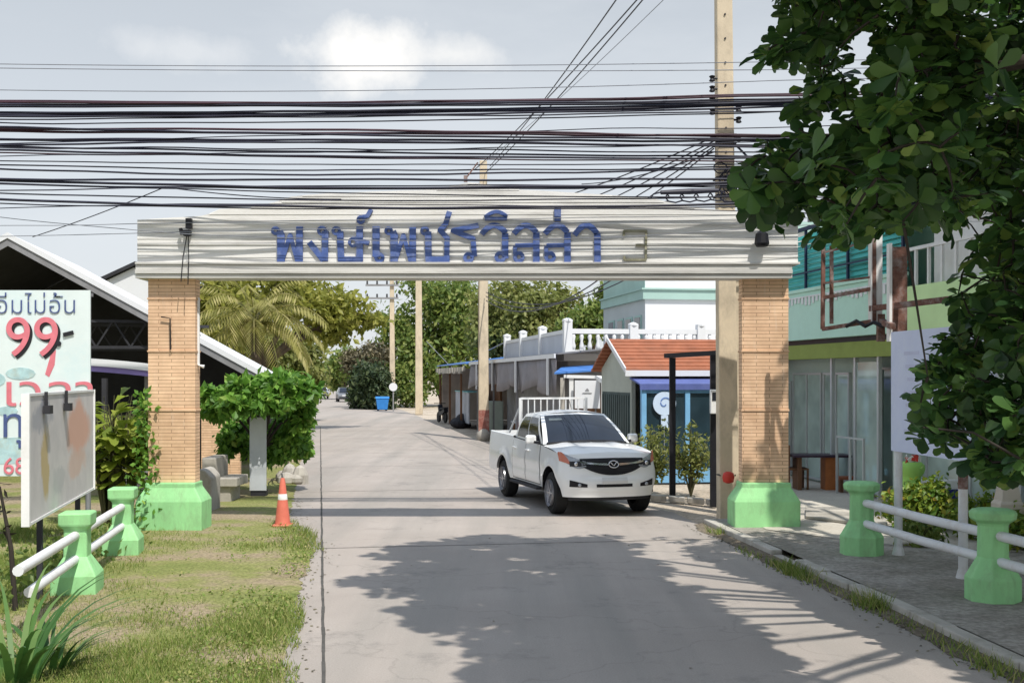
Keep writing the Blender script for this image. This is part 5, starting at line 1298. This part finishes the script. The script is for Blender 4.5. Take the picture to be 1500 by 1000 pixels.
# ------------------------------------------------------------------ pickup truck (own frame: x forward, y left, z up)
fwd = Vector((.275, -.961, 0)).normalized(); lef = Vector((-fwd.y, fwd.x, 0))
tp = Vector((.725, 21.25, 0))-fwd*1.61+lef*.9
pk = thing('pickup_truck', 'white double cab pickup driving towards us under the gate', 'pickup truck', tp, math.atan2(fwd.y, fwd.x))
WH, XA, NE = .925, 1.97, 2.5
def halfw(x, z):
    w = WH-.035*max(0, (z-.85)/.4)**1.5-.05*max(0, (.62-z)/.25)
    for xw in (1.61, -1.61):     # flared wheel arches
        d = math.hypot(x-xw, z-.40); w += .028*math.exp(-((d-.50)/.10)**2)
    if -1.0 < x < 1.0: w -= .012*math.exp(-((z-.72)/.10)**2)
    return w
def inset(z):
    pts = [(.2, .10), (.40, .06), (.52, .0), (.66, .0), (.74, .05), (.90, .075), (1.02, .12), (1.12, .20), (1.3, .4)]
    for (a, b), (c, d) in zip(pts, pts[1:]):
        if a <= z <= c: return b+(d-b)*(z-a)/(c-a)
    return pts[-1][1]
def front(y, z, off=0.0):       # a point on the nose
    w = halfw(XA, z); q = max(0.0, 1-(min(abs(y), w)/w)**NE)**(1/NE)
    x = XA+(.52-inset(z))*q
    e = .002; q2 = max(0.0, 1-(min(abs(y)+e, w)/w)**NE)**(1/NE); sl_ = (.52-inset(z))*(q2-q)/e
    n = Vector((1, math.copysign(min(30, -sl_), y), 0)).normalized()
    return Vector((x, y, z))+n*off
def ztop(x):
    pts = [(-3, 1.33), (-.97, 1.30), (-.95, 1.27), (.95, 1.22), (1.97, 1.13), (2.49, 1.06)]
    for (a, b), (c, d) in zip(pts, pts[1:]):
        if a <= x <= c: return b+(d-b)*(x-a)/(c-a)
    return 1.06
def zbot(x):
    zb_ = .36 if x > 1.9 else .44
    if x < -2.2: zb_ = .50
    for xw in (1.61, -1.61):
        if abs(x-xw) < .475: zb_ = max(zb_, .40+math.sqrt(.475**2-(x-xw)**2))
    return zb_
half = []
NT = 26
for k in range(NT+1):
    th_ = math.pi/2*k/NT; half.append(('f', math.sin(th_)**(2/NE) if k else 0.0))
xs = [1.93-.055*k for k in range(86)]
half += [('s', x) for x in xs if x > -2.74]+[('r', v) for v in (0, .25, .5, .75, 1.0)]
half += [('b', v) for v in (.85, .6, .3, 0)]
def ringpt(h, v, sg):
    kind, u = h
    if kind == 'f':
        # height first, on the nose
        x0 = XA+.4*max(0, 1-u**NE)**(1/NE); crown = .075*(1-u*u)
        z0 = zbot(x0); z1 = ztop(x0)+crown; z = z0+(z1-z0)*v
        w = halfw(XA, z); return Vector((XA+(.52-inset(z))*max(0, 1-u**NE)**(1/NE), sg*w*u, z))
    if kind == 's':
        z = zbot(u)+(ztop(u)-zbot(u))*v; return Vector((u, sg*halfw(u, z), z))
    if kind == 'r':
        a = u*math.pi/2; x = -2.76-.10*math.sin(a); z = zbot(-2.76)+(ztop(-2.76)-zbot(-2.76))*v; return Vector((x, sg*(halfw(-2.76, z)-.10*(1-math.cos(a))), z))
    z = zbot(-2.8)+(ztop(-2.8)-zbot(-2.8))*v; return Vector((-2.86, sg*u*.82, z))
m = MB(); NV = 16
for sg in (1, -1): m.grid([[ringpt(h, j/NV, sg) for j in range(NV+1)] for h in half])
# bonnet
rows = []
for j in range(-14, 15):
    yf = j/14; u = abs(yf); sg = 1 if j >= 0 else -1; row = []
    f0 = ringpt(('f', u), 1, sg)
    xc = 1.02+.10*(1-u*u)
    for k in range(11):
        s_ = k/10; x = f0.x+(xc-f0.x)*s_; y = f0.y+(sg*u*.89-f0.y)*s_; base_z = f0.z+(ztop(1.0)+.055*(1-u*u)-f0.z)*s_
        bulge = .018*math.exp(-((abs(yf)-.55)/.12)**2)*min(1, s_*5); row.append(Vector((x, y, base_z+.035*math.sin(math.pi*s_)*(1-.5*u)+bulge)))
    rows.append(row)
m.grid(rows)
# load bed rails and inner walls
for sg in (1, -1):
    ra = [[Vector((x, sg*halfw(x, ztop(x)), ztop(x))), Vector((x, sg*(halfw(x, 1.3)-.03), ztop(x)+.012)), Vector((x, sg*.80, ztop(x)+.01)), Vector((x, sg*.80, .86))] for x in (-2.80, -2.4, -2, -1.5, -.98)]
    m.grid(ra)
m.bb(-2.84, -2.78, -.80, .80, .55, 1.33); m.bb(-.985, -.95, -.80, .80, .8, 1.30)
m.cur = 1; m.bb(-2.78, -.986, -.799, .799, .82, .86); m.bb(-2.60, 2.2, -.62, .62, .30, .80); m.bb(1.0, 2.15, -.62, .62, .80, 1.02)
for sg in (1, -1):
    m.bb(-.95, .98, sg*.62, sg*.84, .36, .46)
    for (a, b) in ((-.02, -.005), (.93, .945), (-.93, -.915)):     # shut lines
        m.grid([[Vector((x, sg*(halfw(x, z)+.0025), z)) for z in [.47+.05*k for k in range(16)]] for x in (a, b)])
    m.grid([[Vector((x, sg*(halfw(x, z)+.0025), z)) for x in [-.92+.08*k for k in range(24)]] for z in (.47, .482)])
m.build('body', [m_car, m_black], pk, smooth='auto')
# cab glasshouse as a lofted shell with a roof
def cabpt(side, s_, t_, off=0.0):
    # side: 0 front (s from -1 left to 1), 1 flanks (s 0 front .. 1 rear, sign in tuple), 2 rear
    def base(side, s_):
        if side == 'f': return Vector((1.0+.12*(1-s_*s_), s_*.87, 1.235+.05*(1-s_*s_)))
        if side == 'b': return Vector((-.97, s_*.84, 1.28))
        sg = 1 if side == 'l' else -1; return Vector((1.0-1.97*s_, sg*(.87-.03*s_), 1.235+.045*s_))
    def roof(side, s_):
        if side == 'f': return Vector((.16+.11*(1-s_*s_), s_*.665, 1.765+.035*(1-s_*s_)))
        if side == 'b': return Vector((-.82-.02*(1-s_*s_), s_*.645, 1.755+.035*(1-s_*s_)))
        sg = 1 if side == 'l' else -1; return Vector((.16-.98*s_, sg*(.665-.02*s_), 1.765+.03*math.sin(math.pi*min(1, s_*1.0))*.6-.01*s_))
    a, b = base(side, s_), roof(side, s_); p = a.lerp(b, t_)
    bow = .045*math.sin(math.pi*t_)
    if side == 'f': return p+Vector((.75, 0, .65))*bow*.8+Vector((.78, 0, .62))*off
    if side == 'b': return p+Vector((-1, 0, .1))*bow*.3+Vector((-1, 0, .1))*off
    sg = 1 if side == 'l' else -1; return p+Vector((0, sg*.93, .3))*(bow*.8+off)
m = MB()
for side, ss in (('f', [-1+.125*k for k in range(17)]), ('b', [-1+.25*k for k in range(9)]), ('l', [k/16 for k in range(17)]), ('r', [k/16 for k in range(17)])):
    m.grid([[cabpt(side, s_, k/8) for k in range(9)] for s_ in ss])
rows = []
for k in range(11):
    s_ = k/10; l, r = cabpt('l', s_, 1), cabpt('r', s_, 1); row = []
    for j in range(11):
        u = j/10*2-1; fr_ = cabpt('f', -u, 1).lerp(cabpt('b', -u, 1), s_); e_ = l.lerp(r, j/10)
        row.append(Vector((fr_.x, e_.y, max(l.z, r.z)+.075*(1-u*u)*(.55+.45*math.sin(math.pi*min(.92, .12+s_))))) if 0 < j < 10 else (l if j == 0 else r))
    rows.append(row)
m.grid(rows); m.build('cab', m_car, pk, smooth='auto')
m = MB(); m.grid([[cabpt('f', -.90+1.8*k/16, .03+.90*j/8, .007) for j in range(9)] for k in range(17)]); ws = m.build('windscreen', m_cg, pk, smooth=True)
m = MB(); m.grid([[cabpt('f', -.80+.34*k/4, .72+.10*j, .011) for j in range(2)] for k in range(5)]); m.build('sun_strip_sticker', M('pale_sticker', (.16, .19, .2), .5, .2, 9, bmp=0), ws)
m = MB(); m.grid([[cabpt('f', -.93+1.86*k/16, .0+.035*j, .010) for j in range(2)] for k in range(17)]); m.build('wiper_trim', m_black, ws)
m = MB(); m.grid([[cabpt('b', -.8+1.6*k/8, .15+.7*j/4, .006) for j in range(5)] for k in range(9)]); m.build('rear_window', m_cg, pk, smooth=True)
for side, sg in (('l', 1), ('r', -1)):
    dr = []
    for (s0, s1, x0, x1) in ((.07, .485, .93, -.02), (.525, .93, -.02, -.93)):
        m = MB(); m.grid([[Vector((x0-.02+(x1-x0+.04)*k/14, sg*(halfw(x0-.02+(x1-x0+.04)*k/14, z)+.005), z)) for z in [.495+(ztop(0)-.515)*j/12 for j in range(13)]] for k in range(15)])
        d_ = m.build('door', m_car, pk, smooth=True); xh = x1+.16
        m = MB(); y = sg*(halfw(xh, 1.08)+.03); m.box((xh, y, 1.08), (.20, .03, .035)); m.box((xh-.08, y-sg*.022, 1.08), (.02, .03, .03)); m.box((xh+.08, y-sg*.022, 1.08), (.02, .03, .03)); m.build('handle', m_car, d_, bevel=.008)
        m = MB(); m.grid([[cabpt(side, s0+(s1-s0)*k/8, .06+.80*j/6, .007) for j in range(7)] for k in range(9)]); m.build('window', m_cg, d_, smooth=True)
    m = MB(); y = sg*1.035; m.box((.74, y, 1.315), (.10, .21, .17)); mi = m.build('side_mirror', m_car, pk, bevel=.04)
    m = MB(); m.bar((.80, sg*.85, 1.24), (.76, sg*.98, 1.27), .07, .05); m.box((.684, y, 1.315), (.01, .17, .13)); m.build('mirror_arm', m_black, mi)
    m = MB(); m.bar((-.95, sg*.93, .40), (.92, sg*.93, .40), .10, .045); m.build('side_step', m_darkgrey, pk, bevel=.01)
    for xw in (1.61, -1.61):
        wl = bpy.data.objects.new('wheel', None); COL.objects.link(wl); wl.parent = pk; wl.location = (xw, sg*.80, .385); wl.empty_display_size = .2
        if xw > 0: wl.rotation_euler = (0, 0, R(-2))
        m = MB(); m.lathe([(.24, -.12), (.34, -.125), (.375, -.10), (.385, -.05), (.385, .05), (.375, .10), (.34, .125), (.24, .12)], 32, (0, 0, 0), 0, 'Y', False)
        m.build('tyre', m_tyre, wl, smooth='auto')
        m = MB(); o_ = sg*.118; m.lathe([(.245, o_-.05), (.245, o_+.004*sg), (.225, o_+.006*sg), (.215, o_-.03*sg), (.21, o_-.07*sg)], 28, (0, 0, 0), 0, 'Y', False)
        for k in range(6):
            a = 2*math.pi*k/6; u = Vector((math.cos(a), 0, math.sin(a))); m.bar(u*.03+Vector((0, o_-.008*sg, 0)), u*.225+Vector((0, o_-.004*sg, 0)), .02, .062, up=(0, 1, 0))
        m.lathe([(.055, o_-.02), (.055, o_+.004)], 14, (0, 0, 0), 0, 'Y'); m.build('rim', m_rim, wl)
        m = MB(); m.lathe([(.235, o_-.085*sg), (.235, o_-.08*sg)], 20, (0, 0, 0), 0, 'Y'); m.build('brake_disc', m_darkgrey, wl)
        m = MB()   # wheel well liner behind the arch
        m.grid([[Vector((xw+.47*math.cos(a), sg*yy, .40+.47*math.sin(a))) for yy in (.60, .905)] for a in [math.pi*k/14 for k in range(15)]]); m.build('wheel_arch_liner', m_black, pk)
def nose(m, ys, lo, hi, off, nz=6):
    m.grid([[front(y, lo(y)+(hi(y)-lo(y))*j/nz, off) for j in range(nz+1)] for y in ys])
def lin(a, b, n): return [a+(b-a)*k/n for k in range(n+1)]
m = MB(); nose(m, lin(-.60, .60, 24), lambda y: .755+.17*(abs(y)/.6)**2.2, lambda y: 1.055-.01*(abs(y)/.6)**2, .010); gr = m.build('grille', m_black, pk, smooth=True)
m = MB(); nose(m, lin(-.60, -.11, 10), lambda y: .925+.05*(abs(y)/.6)**2, lambda y: .925+.05*(abs(y)/.6)**2+.028+.02*(.6-abs(y)), .022, 2); nose(m, lin(.11, .60, 10), lambda y: .925+.05*(abs(y)/.6)**2, lambda y: .925+.05*(abs(y)/.6)**2+.028+.02*(.6-abs(y)), .022, 2); m.build('chrome_bar', m_chrome, gr, smooth=True)
m = MB()
for z in (.83, .87, .99): nose(m, lin(-.42, .42, 14), lambda y: z, lambda y: z+.008, .016, 1)
m.build('grille_bar', m_darkgrey, gr)
m = MB(); cz = .945
m.tube([front(.092*math.cos(a), cz+.06*math.sin(a), .032) for a in [2*math.pi*k/24 for k in range(25)]], .011, 6, False)
for sg in (1, -1): m.tube([front(sg*y*.8, cz+z*.8, .034) for y, z in ((.002, -.03), (.035, .0), (.06, .035), (.085, .04), (.105, .02))], .010, 6)
m.build('winged_emblem', m_chrome, gr, smooth=True)
for sg in (1, -1):
    ys = [sg*y for y in (.50, .55, .60, .65, .70, .75, .79, .82, .845, .865, .88, .893, .903)]
    def hi(y): u = (abs(y)-.5)/.4; return 1.0+.16*u**1.2
    def lo(y): u = (abs(y)-.5)/.4; return .905-.05*math.sin(min(1, u*1.3)*math.pi)*.9+.10*u*u
    m = MB(); nose(m, ys, lo, hi, .010); hl = m.build('headlight', m_lampglass, pk, smooth=True)
    m = MB(); nose(m, [sg*y for y in (.58, .63, .68, .73, .77)], lambda y: .91, lambda y: 1.0, .014, 3); m.build('lamp_housing', m_darkgrey, hl, smooth=True)
    m = MB(); c = front(sg*.665, .952, .016); m.ellipsoid(tuple(c), (.025, .04, .04), 10, 7); m.build('lamp_bulb', m_chrome, hl, smooth=True)
    m = MB(); nose(m, [sg*y for y in (.77, .80, .825, .845, .865, .88, .893, .903)], lambda y: .95+.05*(abs(y)-.77)/.13, lambda y: 1.0+.16*min(1, (abs(y)-.77)/.09)**.8, .015); m.build('indicator', m_orange, hl, smooth=True)
    m = MB(); nose(m, [sg*y for y in (.50, .56, .62, .68, .74, .79)], lambda y: .535+.02*abs(y), lambda y: .60+.075*(abs(y)-.5)/.3, .006, 3); fo = m.build('fog_lamp_recess', m_black, pk, smooth=True)
    m = MB(); c = front(sg*.63, .585, .012); m.ellipsoid(tuple(c), (.02, .035, .032), 10, 7); m.build('fog_lamp', m_lampglass, fo, smooth=True)
m = MB(); nose(m, lin(-.34, .34, 12), lambda y: .545, lambda y: .60, .006, 2); m.build('air_intake', m_black, pk, smooth=True)
m = MB(); nose(m, lin(-.24, .24, 6), lambda y: .60, lambda y: .715, .022, 2); m.build('number_plate', M('blank_plate', (.66, .66, .65), .5, .05, 4, bmp=0), pk)
m = MB(); nose(m, lin(-.8, .8, 20), lambda y: .30, lambda y: .385, -.03, 2); m.build('lower_skirt', m_darkgrey, pk, smooth=True)
m = MB()
for k in range(11): y = -.68+k*.136; m.bar((-1.06, y, 1.28), (-1.06, y, 2.05), .022)
m.bar((-1.06, -.70, 2.06), (-1.06, .70, 2.06), .04); m.bar((-1.06, -.70, 1.62), (-1.06, .70, 1.62), .03)
for sg in (1, -1): m.bar((-1.06, sg*.72, 1.28), (-1.06, sg*.72, 2.07), .045); m.bar((-1.06, sg*.72, 1.9), (-1.7, sg*.76, 1.34), .03)
m.build('load_rack', m_rail, pk)
m = MB(); m.tube([(.10, 0, 1.86), (-.02, 0, 2.02)], .006, 5); m.build('aerial', m_black, pk)
